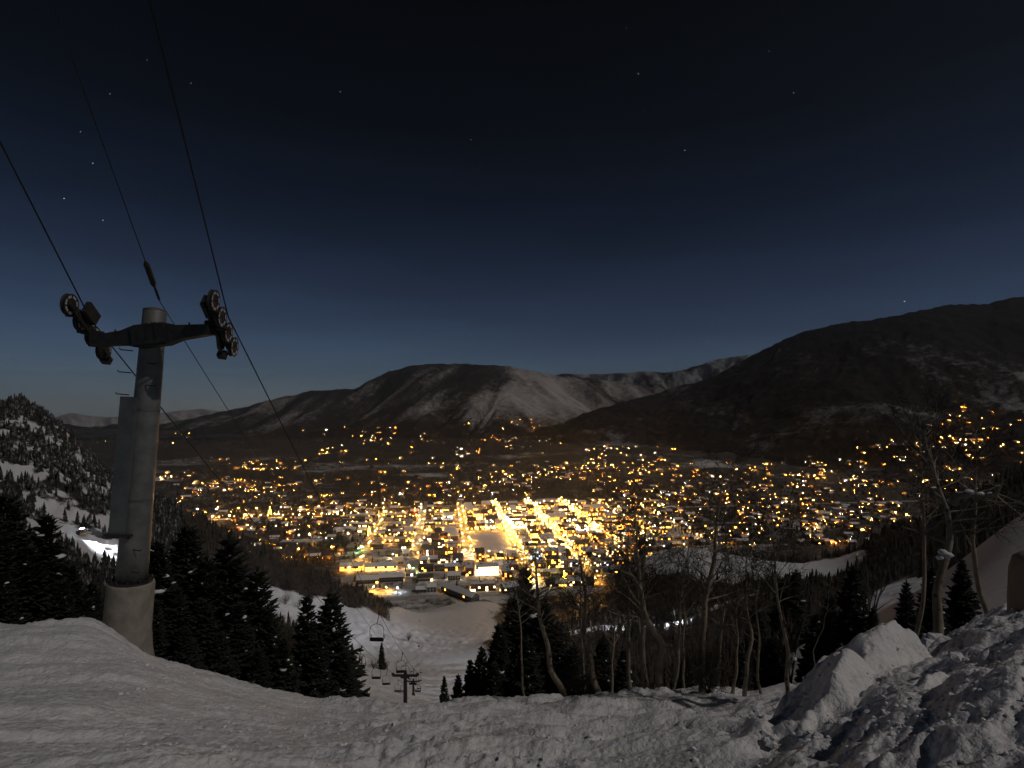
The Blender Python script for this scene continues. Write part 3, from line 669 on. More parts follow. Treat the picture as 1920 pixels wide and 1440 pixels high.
# ------------------------------------------------------------------ trees
def conifer_meshes(seed, h, r):
    """needles, trunk and snow of one spruce, h metres tall"""
    rnd = random.Random(seed); nb = MB(); tb = MB(); sb = MB()
    lean = Vector((rnd.uniform(-.02, .02), rnd.uniform(-.02, .02), 0))
    def ax_(z): return Vector((lean.x * z, lean.y * z, z))
    tb.tube([ax_(-1.0), ax_(0), ax_(h * .5), ax_(h * .985)], [.022 * h, .018 * h, .010 * h, .002 * h], 7)
    z = h * .035; gap = h * .030
    while z < h * .985:
        f = z / h
        n = 8 if f < .8 else 6
        L0 = r * (1 - f) ** .82 * (1.0 if f > .1 else .85) + .06 * r * .5
        a0 = rnd.uniform(0, 6.28)
        for k in range(n):
            if rnd.random() < .07: continue
            a = a0 + 6.283 * k / n + rnd.uniform(-.3, .3); L = L0 * rnd.uniform(.66, 1.14)
            dirh = Vector((math.cos(a), math.sin(a), 0)); sag = -.42 + .75 * f + rnd.uniform(-.1, .1)
            side = Vector((-dirh.y, dirh.x, 0)); base = ax_(z + rnd.uniform(-.5, .5) * gap)
            steps = max(3, int(L / (.020 * h)))
            def pt(s): return base + dirh * (L * s) + Vector((0, 0, L * (sag * s + .28 * s * s)))
            for j in range(1, steps + 1):
                s = j / steps; p = pt(s)
                wl = (.16 + .34 * (1 - abs(2 * s - .8) * .6)) * L * rnd.uniform(.6, 1.1) + .012 * h
                for sg in (-1, 1):
                    d2 = (dirh * .72 + side * sg * rnd.uniform(.5, .95) + Vector((0, 0, rnd.uniform(-.35, .08)))).normalized()
                    wd = wl * .24 + .008 * h; nn = (d2.cross(Vector((rnd.uniform(-.6, .6), rnd.uniform(-.6, .6), 1)))).normalized()
                    m = p + d2 * wl * .45
                    nb.add([p, m + nn * wd, p + d2 * wl, m - nn * wd - Vector((0, 0, wd * .7))], [(0, 1, 2, 3)])
                if j % 2 == 0:
                    d2 = Vector((rnd.uniform(-.4, .4), rnd.uniform(-.4, .4), -1)).normalized(); q = p + d2 * (.02 * h + .1 * wl)
                    nb.add([p - side * .012 * h, p + side * .012 * h, q], [(0, 1, 2)])
            tip = pt(1.0); e = tip + dirh * .03 * h + Vector((0, 0, .01 * h))
            nb.add([pt(.8) + side * .02 * h, e, pt(.8) - side * .02 * h, pt(.8) - Vector((0, 0, .02 * h))], [(0, 1, 2), (2, 1, 3)])
            if rnd.random() < .085 and f < .93:
                s = rnd.uniform(.45, .95); sb.blob(pt(s) + Vector((0, 0, .012 * h)), .0085 * h * rnd.choice((.5, .7, .8, 1, 1.2, 1.9, 2.6)), (1.3, 1.3, .75), .38, rnd=rnd)
        z += gap * rnd.uniform(.85, 1.15) * (1.0 if f < .7 else .8)
    for k in range(8):
        a = rnd.uniform(0, 6.28); q = ax_(h * (.965 + .004 * k)); d2 = Vector((math.cos(a) * .35, math.sin(a) * .35, 1)).normalized()
        nb.add([q - d2.orthogonal() * .006 * h, q + d2.orthogonal() * .006 * h, q + d2 * .035 * h], [(0, 1, 2)])
    return nb.mesh('crown', M_NEEDLE), tb.mesh('trunk', M_BARK, True), sb.mesh('branch_snow', M_CAP, True)
CONI = [conifer_meshes(100 + k, 10.0, rr) for k, rr in enumerate((2.3, 1.75, 2.0, 1.5))]
def conifer(px, pyt, Y, label, group, v=0, wide=1.0, name='spruce_tree', snow=True):
    top = at(px, pyt, Y); gz = hz(top.x, top.y); h = max(1.2, top.z - gz); s = h / 10.0
    t = empty(name, (top.x, top.y, gz - .1)); t.rotation_euler = (0, 0, random.uniform(0, 6.28)); t.scale = (s * wide, s * wide, s)
    link('crown', CONI[v][0], t); link('trunk', CONI[v][1], t)
    if snow: tag(link('branch_snow', CONI[v][2], t), kind='stuff')
    return tag(t, label, 'tree', group)
G1 = 'spruces behind the near slope, left of the tower'; G2 = 'spruces behind the near slope beside the tower'; G3 = 'spruces by the run'; G4 = 'spruces in the dark clump beyond the crest'; G5 = 'spruces behind the snow bank'
for a in [
    (20, 925, 48, 'tall dark spruce against the snowy spur at the edge of the view', 0, 1.25), (88, 965, 46, 'dark spruce with a thin tip, second from the edge of the view', 1, 1.3),
    (135, 1050, 36, 'dark spruce just below the bright snow groomer', 2, 1.2), (178, 1085, 30, 'dark spruce whose tip touches the cable cover side of the tower', 3, 1.3), (-35, 930, 40, 'dark spruce cut off by the edge of the view', 0, 1.2),
    (55, 1015, 30, 'shorter spruce with snow clumps low at the crest', 2, 1.35), (112, 1085, 28, 'short bushy spruce with white snow clumps', 0, 1.3), (165, 1120, 25, 'small snow-dotted spruce beside the concrete footing', 1, 1.4), (5, 1070, 26, 'short spruce at the very edge of the view above the crest', 1, 1.4)]:
    conifer(a[0], a[1], a[2], a[3], G1, a[4], a[5])
for a in [
    (300, 1015, 38, 'spruce rising right behind the concrete footing', 1, 1.3), (345, 985, 42, 'tall spruce in front of the snowy road, between tower and run', 0, 1.2), (392, 1040, 40, 'spruce in the gap before the snow patches', 2, 1.1), (440, 1000, 42, 'tallest spruce of the group beside the tower', 3, 1.4),
    (478, 1062, 38, 'spruce at the edge of the wooded spur, right of the tallest', 2, 1.2), (505, 1135, 34, 'low spruce sloping down towards the open snow patch', 0, 1.1), (535, 1195, 32, 'lowest spruce at the end of the row beside the tower', 1, 1.2),
    (285, 1120, 27, 'short spruce tight against the footing of the tower', 3, 1.5), (330, 1095, 29, 'mid-height spruce with a few snow clumps near the tower', 2, 1.35), (385, 1120, 27, 'short wide spruce in the front of the group', 0, 1.2), (445, 1130, 28, 'front spruce below the tallest one of the group', 1, 1.4), (410, 1180, 24, 'small spruce at the crest in front of the group', 2, 1.4), (350, 1170, 23, 'smallest spruce at the crest near the footing', 0, 1.2), (490, 1210, 27, 'small spruce at the crest under the open snow patch', 3, 1.5)]:
    conifer(a[0], a[1], a[2], a[3], G2, a[4], a[5])
for a in [
    (575, 1116, 41, 'slim pointed spruce, the narrower of the pair beside the run', 1, 1.05), (617, 1112, 42, 'broad spruce with long drooping boughs beside the closest lift chair', 0, 1.28), (596, 1190, 37, 'lower spruce filling the gap in front of the pair', 2, 1.2), (650, 1215, 40, 'short spruce under the boughs of the broad one', 3, 1.4)]:
    conifer(a[0], a[1], a[2], a[3], G3, a[4], a[5])
for a in [
    (987, 1066, 50, 'tallest spruce of the dark clump, its tip against the town lights', 1, 1.05), (962, 1115, 47, 'spruce on the run side of the tallest in the clump', 0, 1.1), (1018, 1120, 46, 'spruce on the aspen side of the tallest in the clump', 2, 1.1), (940, 1165, 44, 'mid-height spruce at the run edge of the dark clump', 3, 1.2), (1045, 1165, 42, 'spruce half hidden by the crooked aspen', 0, 1.1), (988, 1190, 40, 'short spruce in the front of the dark clump', 2, 1.2),
    (905, 1213, 46, 'small separate spruce beside the dark clump', 0, 1.0), (882, 1236, 50, 'slim little spruce with a pointed tip beside the run', 1, 1.0), (858, 1262, 54, 'little spruce second from the run', 2, 1.0), (834, 1268, 60, 'smallest spruce, closest to the ski run', 1, .9), (925, 1240, 40, 'low spruce between the small separate one and the clump', 3, 1.3),
    (1075, 1205, 40, 'dark spruce behind the crooked aspen trunk', 2, 1.2), (1130, 1190, 38, 'dark spruce behind the pale aspen stems', 0, 1.0), (1170, 1215, 36, 'low dark spruce among the aspen stems', 1, 1.3), (1290, 1225, 38, 'low dark spruce between the bent aspen and the tall one', 0, 1.1), (1390, 1215, 36, 'low dark spruce behind the thin stems near the bank', 2, 1.2), (1445, 1190, 38, 'dark spruce just behind the cut snow block', 0, 1.2)]:
    conifer(a[0], a[1], a[2], a[3], G4, a[4], a[5])
for a in [
    (1600, 1060, 31, 'dark spruce standing alone behind the cut snow block', 0, .95), (1560, 1112, 36, 'spruce next to the lone one, farther from the bank', 2, 1.0), (1640, 1135, 30, 'shorter spruce on the bank side of the lone one', 3, 1.2), (1700, 1085, 27, 'spruce beside the pale trunk above the bank', 2, 1.0), (1745, 1060, 30, 'spruce right behind the pale trunk above the bank', 1, 1.2), (1805, 1045, 32, 'spruce with long side boughs before the snowy shoulder', 0, 1.0), (1490, 1068, 110, 'small distant spruce with a rounded top on the shoulder', 3, 1.4), (1468, 1082, 112, 'small distant spruce next to the round-topped one', 0, 1.0), (1420, 1120, 100, 'distant spruce below the road across the hillside', 2, 1.2), (1530, 1150, 60, 'spruce in the hollow behind the cut block', 1, 1.4)]:
    conifer(a[0], a[1], a[2], a[3], G5, a[4], a[5])

def grow(mb, tw, p, d, L, r, depth, rnd, up=.15):
    """one limb and its side branches"""
    n = 6 if depth else 4; path = [p.copy()]; rad = [r]; dd = d.copy()
    for i in range(n):
        dd = (dd + Vector((rnd.uniform(-1, 1), rnd.uniform(-1, 1), rnd.uniform(-1, 1))) * .20 + Vector((0, 0, up * .25))).normalized()
        path.append(path[-1] + dd * (L / n)); rad.append(r * (1 - .82 * (i + 1) / n))
    (mb if depth > 1 else tw).tube(path, rad, 6 if depth > 1 else 3, False)
    if depth == 0: return
    k = {3: 7, 2: 7, 1: 7}.get(depth, 5)
    for j in range(k):
        s = rnd.uniform(.25, 1.0); i = min(int(s * n), n - 1); q = path[i].lerp(path[i + 1], s * n - i if s * n - i < 1 else 1)
        t = (path[i + 1] - path[i]).normalized(); a = rnd.uniform(0, 6.28); o = t.orthogonal().normalized(); o = o * math.cos(a) + t.cross(o) * math.sin(a)
        nd = (t * rnd.uniform(.45, .8) + o * rnd.uniform(.5, .9)).normalized()
        grow(mb, tw, q, nd, L * rnd.uniform(.38, .62), max(.006, rad[i] * .55), depth - 1, rnd, up)
def aspen(px, Y, top_py, bends, label, group, seed, r=.15, name='aspen_tree', crown=.4, depth=2, lean=0.0, base_py=None):
    x = (px - 960) * Y / F; gz = hz(x, Y); ztop = (HZ - top_py) * Y / F; h = ztop - gz
    rnd = random.Random(seed); mb = MB(); tw = MB()
    pts = [Vector((0, 0, -.5)), Vector((0, 0, 0))]; n = 14
    bx = lambda f: np.interp(f, [q[0] for q in bends], [q[1] for q in bends]); by = lambda f: np.interp(f, [q[0] for q in bends], [q[2] if len(q) > 2 else 0 for q in bends])
    wx = wy = 0.0; n = 22
    for i in range(1, n + 1):
        f = i / n; wx += rnd.uniform(-.055, .055); wy += rnd.uniform(-.1, .1); pts.append(Vector((1.1 * bx(f) + wx + lean * f, by(f) + wy, f * h)))
    r *= .85; rad = [r * 1.25, r * 1.15] + [r * (1 - .85 * (i / n) ** 1.1) for i in range(1, n + 1)]
    # smooth the bends
    sm = [pts[0]] + [(pts[i - 1] + pts[i] * 2 + pts[i + 1]) / 4 for i in range(1, len(pts) - 1)] + [pts[-1]]
    t = empty(name, (x, Y, gz)); tag(t, label, 'tree', group)
    b = MB(); b.tube(sm, rad, 9, False); b.build('trunk', M_ASPEN, t, smooth=True)
    nb = int(h * 4.2)
    for j in range(nb):
        f = crown + (1 - crown) * (j + rnd.random()) / nb; i = min(1 + int(f * n), n); q = sm[i].lerp(sm[min(i + 1, n + 1)], rnd.random())
        a = rnd.uniform(0, 6.28); d = Vector((math.cos(a), math.sin(a) * .8, rnd.uniform(.25, .95))).normalized()
        grow(mb, tw, q, d, h * (.30 - .17 * f) * rnd.uniform(.6, 1.2), max(.012, rad[i] * .42), depth, rnd)
    mb.build('limb', M_ASPEN, t, smooth=True); tag(tw.build('twig', M_ASPENTWIG, t), kind='stuff'); tag(t.children[-2] if False else bpy.data.objects[t.name], None)
    for ch in ALLCH.get(t.name, []):
        if ch.name.startswith('limb'): ch['kind'] = 'stuff'
    return t
GA = 'bare aspens on the crest'; GB = 'bare aspens above the snow bank'
A_ = [
    (1052 + 8, 20, 985, [(0, 0), (.1, -.05), (.22, -.55), (.34, -.45), (.5, -.75), (1, -.9)], 'crooked aspen whose bare trunk zigzags low over the crest, the gnarliest one', .15, .5),
    (1127, 20.5, 1000, [(0, 0), (.15, -.30), (.25, -.15), (.4, -.5), (.6, -.35), (1, -.6)], 'twisted aspen beside the gnarliest one', .16, .5),
    (983, 25, 1015, [(0, 0), (.5, -.3), (1, -.75)], 'thin pale aspen stem leaning before the dark spruce clump', .08, .6),
    (1184, 19.5, 905, [(0, 0), (.5, -.1), (1, -.3)], 'straight slim aspen left of the stem pair', .10, .45),
    (1201, 20, 940, [(0, 0), (.2, .15), (.5, .0), (1, .2)], 'thin aspen in the middle of the stem pair', .085, .45),
    (1216, 18.8, 880, [(0, 0), (.15, -.12), (.45, -.25), (1, -.15)], 'aspen stem with a wide foot left of the sharply bent one', .13, .45),
    (1236, 18.2, 870, [(0, 0), (.18, .12), (.27, .2), (.34, -.22), (.45, -.65), (.6, -.8), (1, -1.0)], 'thick aspen with a sharp elbow in its trunk', .17, .38),
    (1258, 22, 960, [(0, 0), (.25, .3), (.5, .25), (1, .5)], 'slender aspen just behind the sharply bent one', .08, .4),
    (1285, 23, 1000, [(0, 0), (.5, .05), (1, -.1)], 'upright thin aspen between the bent one and the tall one', .07, .4),
    (1318, 18.6, 800, [(0, 0), (.15, .05), (.4, .12), (.6, .42), (1, .55)], 'tallest straight aspen of the crest, rising over the lights', .16, .42),
    (1345, 21, 985, [(0, 0), (.3, .15), (1, .35)], 'thin aspen right beside the tallest straight one', .075, .4),
    (1372, 19, 1010, [(0, 0), (.3, .12), (.6, .05), (1, .2)], 'short curving aspen near the snow block', .07, .4),
    (1396, 17, 930, [(0, 0), (.12, .02), (.25, -.06), (.38, .18), (.5, .1), (1, .15)], 'wavy aspen stem at the foot of the snow bank', .085, .45),
    (1430, 17, 1010, [(0, 0), (.2, -.12), (.45, .05), (1, -.1)], 'small kinked aspen between the bank and the wavy one', .06, .4),
    (1478, 14, 870, [(0, 0), (.25, .03), (.5, -.12), (1, -.3)], 'aspen with a snow-capped knot rising behind the cut block', .07, .5),
    (1530, 12, 1040, [(0, 0), (1, .35)], 'single thin bare sapling sticking up behind the cut block', .02, .75),
    (1150, 26, 985, [(0, 0), (.5, .2), (1, .1)], 'thin background aspen left of the slim straight one', .08, .35),
    (1100, 27, 1000, [(0, 0), (.5, -.2), (1, -.1)], 'thin background aspen behind the gnarliest one', .08, .35)]
for k, a in enumerate(A_): aspen(a[0], a[1], a[2] + (75 if a[2] < 960 else 40), a[3], a[4], GA, 300 + k, a[5], crown=a[6], depth=2 if a[5] > .05 else 1)
THICK = aspen(1757, 12.2, 800, [(0, 0), (.12, .10), (.25, -.02), (.34, .18), (.45, .38), (.55, .40), (.75, .3), (1, .1)], 'thick pale aspen with snow in its crook above the bank', GB, 350, .125, crown=.42)
sb_ = MB(); SBP = [at(1786, 945, 12.2), at(1796, 930, 12.1), at(1820, 927, 12.0), at(1845, 931, 11.9), at(1866, 926, 11.8), at(1880, 905, 11.7)]
sb_.tube([p - THICK.location for p in SBP], [.09, .08, .07, .055, .04, .02], 8, False)
for k in range(9):
    rn = random.Random(900 + k); p = SBP[1 + k % 4].lerp(SBP[2 + k % 4], rn.random()) - THICK.location; grow(sb_, sb_, p, Vector((rn.uniform(-.6, .6), rn.uniform(-.4, .4), rn.uniform(-.3, 1))).normalized(), rn.uniform(.5, 1.1), .018, 1, rn)
sb_.build('side_branch', M_ASPEN, THICK, smooth=True)
aspen(1712, 14.0, 760, [(0, 0), (.4, .1), (1, .2)], 'tall thin aspen fading against the dark mountain', GB, 351, .07, crown=.45)
aspen(1850, 15.0, 800, [(0, 0), (.4, -.2), (1, .2)], 'dim aspen at the edge of the view before the dark mountain', GB, 352, .09, crown=.35)
def snow_lump(blobs, label):
    p0 = at(*blobs[0][:3]); q = MB()
    for (px, py, Y, rr, sx) in blobs: q.blob(at(px, py, Y) - p0, rr, (sx, 1, .8), .15)
    tag(q.build('snow_lump', M_CAP, None, p0, True), label, 'snow')
snow_lump([(1768, 1036, 12.05, .11, 1.0), (1778, 1041, 12.05, .10, 1.2), (1762, 1045, 12.05, .08, 1.1)], 'snow lump caught in the crook of the thick aspen')
snow_lump([(1800, 924, 12.1, .05, 2.0), (1818, 921, 12.0, .055, 2.4), (1838, 925, 11.9, .05, 2.2), (1856, 925, 11.85, .035, 2.0)], 'snow lying along a side branch of the thick aspen')
snow_lump([(1486, 1228, 13.9, .07, 1.0), (1490, 1236, 13.9, .06, 1.1)], 'round snow lump on the knot of the slim aspen')

# twiggy bushes
def shrub(px, Y, h, seed, label):
    x = (px - 960) * Y / F; rnd = random.Random(seed); b = MB(); tw = MB()
    t = empty('bare_shrub', (x, Y, hz(x, Y) - .05)); tag(t, label, 'shrub', 'bare bushes on the snow')
    for k in range(22):
        a = rnd.uniform(0, 6.28); d = Vector((math.cos(a) * .45, math.sin(a) * .45, 1)).normalized(); grow(tw, tw, Vector((0, 0, 0)), d, h * rnd.uniform(.6, 1.05), .012 * h, 2, rnd)
    tag(tw.build('twig', M_TWIG, t), kind='stuff')
shrub(766, 330, 4.5, 401, 'round bare bush alone in the middle of the ski run'); shrub(700, 250, 5, 402, 'brown bush at the tree edge above the run'); shrub(722, 255, 4, 403, 'small brown bush beside the dark little fir on the run'); shrub(560, 318, 5, 404, 'bare bush on the open snow patch above the spruces'); shrub(535, 312, 6, 405, 'bigger bare bush on the open snow patch beside the spruces')
conifer(716, 1205, 256, 'little dark fir leaning over the brown bushes by the run', G3, 1, 1.0, snow=False)
shrub(843, 57, 2.6, 406, 'wispy bare bush next to the smallest spruce'); shrub(1330, 18, 1.6, 407, 'thin bare twigs at the foot of the tallest aspen'); shrub(1090, 21, 1.3, 408, 'low bare twigs beside the twisted aspen')

# woods too far off to tell the trees apart
def wood(name, spots, label, mat, kind='conifer', hs=(7, 13), seed=1):
    rnd = random.Random(seed); b = MB()
    for (x, y, z) in spots:
        h = rnd.uniform(*hs); p = Vector((x, y, z - .6))
        if kind == 'conifer':
            r = h * rnd.uniform(.15, .23); n = 6; a0 = rnd.uniform(0, 6.28)
            for lv in range(4):
                z0 = h * (.06 + .22 * lv); z1 = min(h, z0 + h * .42); rr = r * (1 - .21 * lv)
                vs = [p + Vector((math.cos(a0 + 6.283 * k / n + lv) * rr * rnd.uniform(.6, 1.2), math.sin(a0 + 6.283 * k / n + lv) * rr * rnd.uniform(.6, 1.2), z0 + rnd.uniform(-.05, .05) * h)) for k in range(n)] + [p + Vector((rnd.uniform(-.02, .02) * h, 0, z1))]
                b.add(vs, [(k, (k + 1) % n, n) for k in range(n)])
        else:
            for k in range(9):
                a = rnd.uniform(0, 6.28); e = Vector((math.cos(a) * .3 * h * rnd.random(), math.sin(a) * .3 * h * rnd.random(), h * rnd.uniform(.55, 1))); s = p + Vector((0, 0, h * rnd.uniform(0, .3)))
                wv = Vector((rnd.uniform(-1, 1), rnd.uniform(-1, 1), 0)).normalized() * h * .035
                b.add([s - wv * .5, s + wv * .5, p + e], [(0, 1, 2)])
                m = s.lerp(p + e, .5); q = m + Vector((rnd.uniform(-.2, .2) * h, rnd.uniform(-.2, .2) * h, h * .22)); b.add([m - wv * .4, m + wv * .4, q], [(0, 1, 2)])
    return tag(b.build(name, mat), label, 'woods', kind='stuff')
def scatter(n, px0, px1, y0, y1, test, seed):
    rs = np.random.RandomState(seed); px = rs.uniform(px0, px1, n); Y = np.sqrt(rs.uniform(y0 * y0, y1 * y1, n)); x = (px - 960) * Y / F
    m = brush_mask(px, Y, x, Y); k = test(px, Y, m, rs.uniform(0, 1, n), x); px, Y, x = px[k], Y[k], x[k]
    return list(zip(x, Y, hill_z(x, Y)))
nzs = lambda x, Y, s=33: fbm(x / s, Y / s, 3, 77)
wood('spur_woods', scatter(12000, -250, 345, 85, 520, lambda px, Y, m, u, x: (m > .2) & (u < .16 + .8 * np.clip(m - .3 + .5 * nzs(x, Y), 0, 1)), 11), 'snow dusted conifer woods on the steep spur', M_DUSTED, hs=(4.5, 9.5), seed=2)
wood('spur_brush', scatter(5200, 300, 790, 200, 560, lambda px, Y, m, u, x: (m > .5) & (u < .75), 12), 'grey-brown leafless scrub along the low end of the spur', M_TWIG, 'bare', (3, 7), 3)
wood('spur_fir_woods', scatter(700, 280, 770, 200, 560, lambda px, Y, m, u, x: (m > .6) & (u < .5 + .5 * nzs(x, Y)), 13), 'scattered dark firs among the scrub of the spur', M_FARTREE, hs=(4, 9), seed=4)
wood('hillside_aspen_woods', scatter(5200, 945, 1700, 60, 560, lambda px, Y, m, u, x: (m > .5) & (u < .8) & ~((px < 1150) & (Y > 380)), 14), 'leafless grey aspen woods on the hillside beyond the crest', M_TWIG, 'bare', (6, 11), 5)
wood('hillside_fir_woods', scatter(2600, 945, 2300, 95, 640, lambda px, Y, m, u, x: (m > .5) & ~((px < 1150) & (Y > 380)) & (u < .45 + .9 * nzs(x, Y, 60) + .5 * (px > 1450)), 15), 'dark fir woods on the hillside and shoulder beyond the crest', M_FARTREE, seed=6)
wood('near_fir_woods', scatter(420, -200, 560, 60, 150, lambda px, Y, m, u, x: (m > .3), 16), 'dark firs in the hollow behind the near slope', M_FARTREE, hs=(6, 10), seed=7)

# ------------------------------------------------------------------ the town in the valley
AMBER, ORANGE, WARM, WHITE, COOL = (1, .46, .07), (1, .34, .04), (1, .66, .28), (1, .86, .62), (.75, .88, 1)
WIN = [glow('window_amber', AMBER, 9, 'NONE'), glow('window_orange', ORANGE, 7, 'NONE'), glow('window_warm', WARM, 10, 'NONE'), glow('window_white', WHITE, 8, 'NONE'), glow('window_cool', COOL, 3, 'NONE')]
LAMPS = {'amber': glow('lamp_amber', (1, .46, .07), 420, 'NONE'), 'warm': glow('lamp_warm', (1, .55, .14), 420, 'NONE'), 'white': glow('lamp_white', (1, .80, .50), 420, 'NONE'), 'cool': glow('lamp_cool', (.72, .82, 1), 400, 'NONE'),
         'orange': glow('lamp_orange', (1, .36, .04), 420, 'NONE'), 'red': glow('lamp_red', (1, .04, .02), 60, 'NONE'), 'green': glow('lamp_green', (.12, 1, .35), 120, 'NONE'), 'yellow': glow('lamp_yellow', (1, .62, .06), 50, 'NONE')}
FARL = [glow('far_lamp_amber', (1, .40, .055), 170, 'NONE'), glow('far_lamp_warm', (1, .50, .13), 170, 'NONE'), glow('far_lamp_white', (1, .8, .52), 170, 'NONE'), glow('far_lamp_orange', (1, .27, .02), 170, 'NONE'), glow('far_lamp_cool', (.7, .85, 1), 170, 'NONE')]
WALLS = {'brick': simple('brick_wall', (.16, .07, .045), (.24, .11, .07), .8, .9), 'tan': simple('tan_wall', (.28, .22, .15), (.36, .29, .2), .6, .9), 'grey': simple('grey_wall', (.14, .14, .14), (.22, .21, .2), .6, .9), 'timber': simple('timber_wall', (.10, .06, .035), (.17, .10, .06), .9, .9), 'cream': simple('cream_wall', (.45, .4, .31), (.52, .46, .36), .5, .9)}
M_ROAD = simple('packed_snow_road', (.26, .25, .235), (.42, .41, .39), .12, .8)
M_SHINGLE = simple('bare_shingles', (.05, .045, .04), (.14, .13, .12), .5, .9)
M_GLASS = simple('dark_panes', (.02, .02, .025), (.04, .04, .05), .5, .2)

# streets
AVE = [-440, -352, -264, -176, -88, 0, 88, 176, 264, 352, 440]           # avenues running away from the slope
CROSS = [-452, -362, -272, -182, -92, -2, 88, 178]                       # streets across
def strip(name, u0, v0, u1, v1, wd, lift):
    a = Vector(town(u0, v0)); c = Vector(town(u1, v1)); d = (c - a).normalized(); n = Vector((-d.y, d.x)) * wd / 2; k = max(2, int((c - a).length / 40)); b = MB()
    for i in range(k):
        p, q = a.lerp(c, i / k), a.lerp(c, (i + 1) / k); z = VZ + lift
        b.quad((p.x - n.x, p.y - n.y, z), (q.x - n.x, q.y - n.y, z), (q.x + n.x, q.y + n.y, z), (p.x + n.x, p.y + n.y, z))
    # kerbs of ploughed snow
    for s_ in (-1, 1):
        m = n * s_ * 1.04
        b.tube([(a.x + m.x, a.y + m.y, VZ + lift), (c.x + m.x, c.y + m.y, VZ + lift)], .35, 5)
    return tag(b.build(name, M_ROAD), kind='structure')
for i, u in enumerate(AVE):
    v0, v1 = (-440, 250) if -300 < u < 400 else (-180, 200)
    if u < -300: continue
    strip('avenue_road', u, v0, u, v1, 15, .10)
for v in CROSS: strip('cross_road', -300 if v != 88 else -760, v, 460 if v > -280 else 250, v, 13, .14)
strip('valley_road', 460, 88, 1300, 88, 12, .12); strip('valley_road', 460, -92, 1000, -92, 11, .12)

BN = [0]
BUILT = []; SNOWED = [False]
def building(u, v, wd, dp, ht, roof, wall, lit, wmat, rot=0.0, name='building', z0=None, xy=None, brightrow=False):
    x, y = town(u, v) if xy is None else xy
    zz = VZ if z0 is None else z0
    px = 960 + F * x / y; pyt = HZ - F * (zz + ht + (3 if roof == 'gable' else 0)) / y; 
    if px < -60 or px > 1980 or hidden(px, pyt - 4): return None
    t = empty(name, (x, y, zz), AN + rot); rnd = random
    b = MB(); b.box((0, 0, ht / 2 - .75), (wd, dp, ht + 1.5)); 
    if roof == 'gable': b.add([(-wd / 2, -dp / 2, ht), (-wd / 2, dp / 2, ht), (-wd / 2, 0, ht + dp * .28), (wd / 2, -dp / 2, ht), (wd / 2, dp / 2, ht), (wd / 2, 0, ht + dp * .28)], [(0, 2, 1), (3, 4, 5)])
    b.build('wall', WALLS[wall], t)
    b = MB()
    if roof == 'gable':
        e = .7; rz = ht + dp * .28 + .35; ez = ht - .25
        for s_ in (-1, 1):
            vs = [(-wd / 2 - e, s_ * (dp / 2 + e), ez), (wd / 2 + e, s_ * (dp / 2 + e), ez), (wd / 2 + e, 0, rz), (-wd / 2 - e, 0, rz)]
            vs = vs + [(p[0], p[1], p[2] + .45) for p in vs]
            fs = [(0, 1, 2, 3), (4, 7, 6, 5), (0, 4, 5, 1), (1, 5, 6, 2), (3, 7, 4, 0)]
            b.add(vs, fs if s_ < 0 else [f[::-1] for f in fs])
        rf = b.build('roof', M_SHINGLE if rnd.random() < (.75 if xy is not None else .5) and not SNOWED[0] else M_CAP, t)
        if rnd.random() < .5:
            b = MB(); b.box((wd * rnd.uniform(-.3, .3), dp * .1, rz + .4), (1.1, 1.1, 2.2)); b.build('chimney', WALLS['brick'], rf)
    else:
        b.box((0, 0, ht + .2), (wd - .8, dp - .8, .45)); rf = b.build('roof', M_SHINGLE if rnd.random() < .45 and not SNOWED[0] else M_CAP, t)
        b = MB()
        for (cx, cy, sx, sy) in ((0, -dp / 2 + .2, wd, .4), (0, dp / 2 - .2, wd, .4), (-wd / 2 + .2, 0, .4, dp - .8), (wd / 2 - .2, 0, .4, dp - .8)): b.box((cx, cy, ht + .35), (sx + .01, sy, .72))
        b.build('parapet', WALLS[wall], t)
        if rnd.random() < .6:
            b = MB(); b.box((wd * rnd.uniform(-.25, .25), dp * rnd.uniform(-.2, .3), ht + 1.1), (rnd.uniform(2, 4), rnd.uniform(2, 4), 1.5)); b.build('roof_unit', WALLS['grey'], rf)
    g = MB(); dk = MB(); st = max(1, int(ht / 3.2))
    for fl in range(st):
        zc = 1.7 + fl * 3.2
        for (n, L, fn) in (((0, -1), wd, lambda s: (s, -dp / 2 - .04)), ((0, 1), wd, lambda s: (s, dp / 2 + .04)), ((-1, 0), dp, lambda s: (-wd / 2 - .04, s)), ((1, 0), dp, lambda s: (wd / 2 + .04, s))):
            k = max(1, int(L / 3.4)); front = (fl == 0)
            for j in range(k):
                s = (j + .5) / k * L - L / 2; hw, hh = (1.25, 1.1) if not front else (min(1.5, L / k / 2 - .2), 1.3)
                cx, cy = fn(s); tx, ty = -n[1], n[0]
                q = [(cx - tx * hw, cy - ty * hw, zc - hh), (cx + tx * hw, cy + ty * hw, zc - hh), (cx + tx * hw, cy + ty * hw, zc + hh), (cx - tx * hw, cy - ty * hw, zc + hh)]
                (g if rnd.random() < (lit if not (front and lit > .3) else min(1, lit * 1.5)) else dk).quad(*q)
    if g.f: tag(g.build('lit_window', wmat, t), kind='stuff')
    if dk.f: tag(dk.build('dark_window', M_GLASS, t), kind='stuff')
    BUILT.append((t, u, v, px, wall, roof, ht, lit)); return t

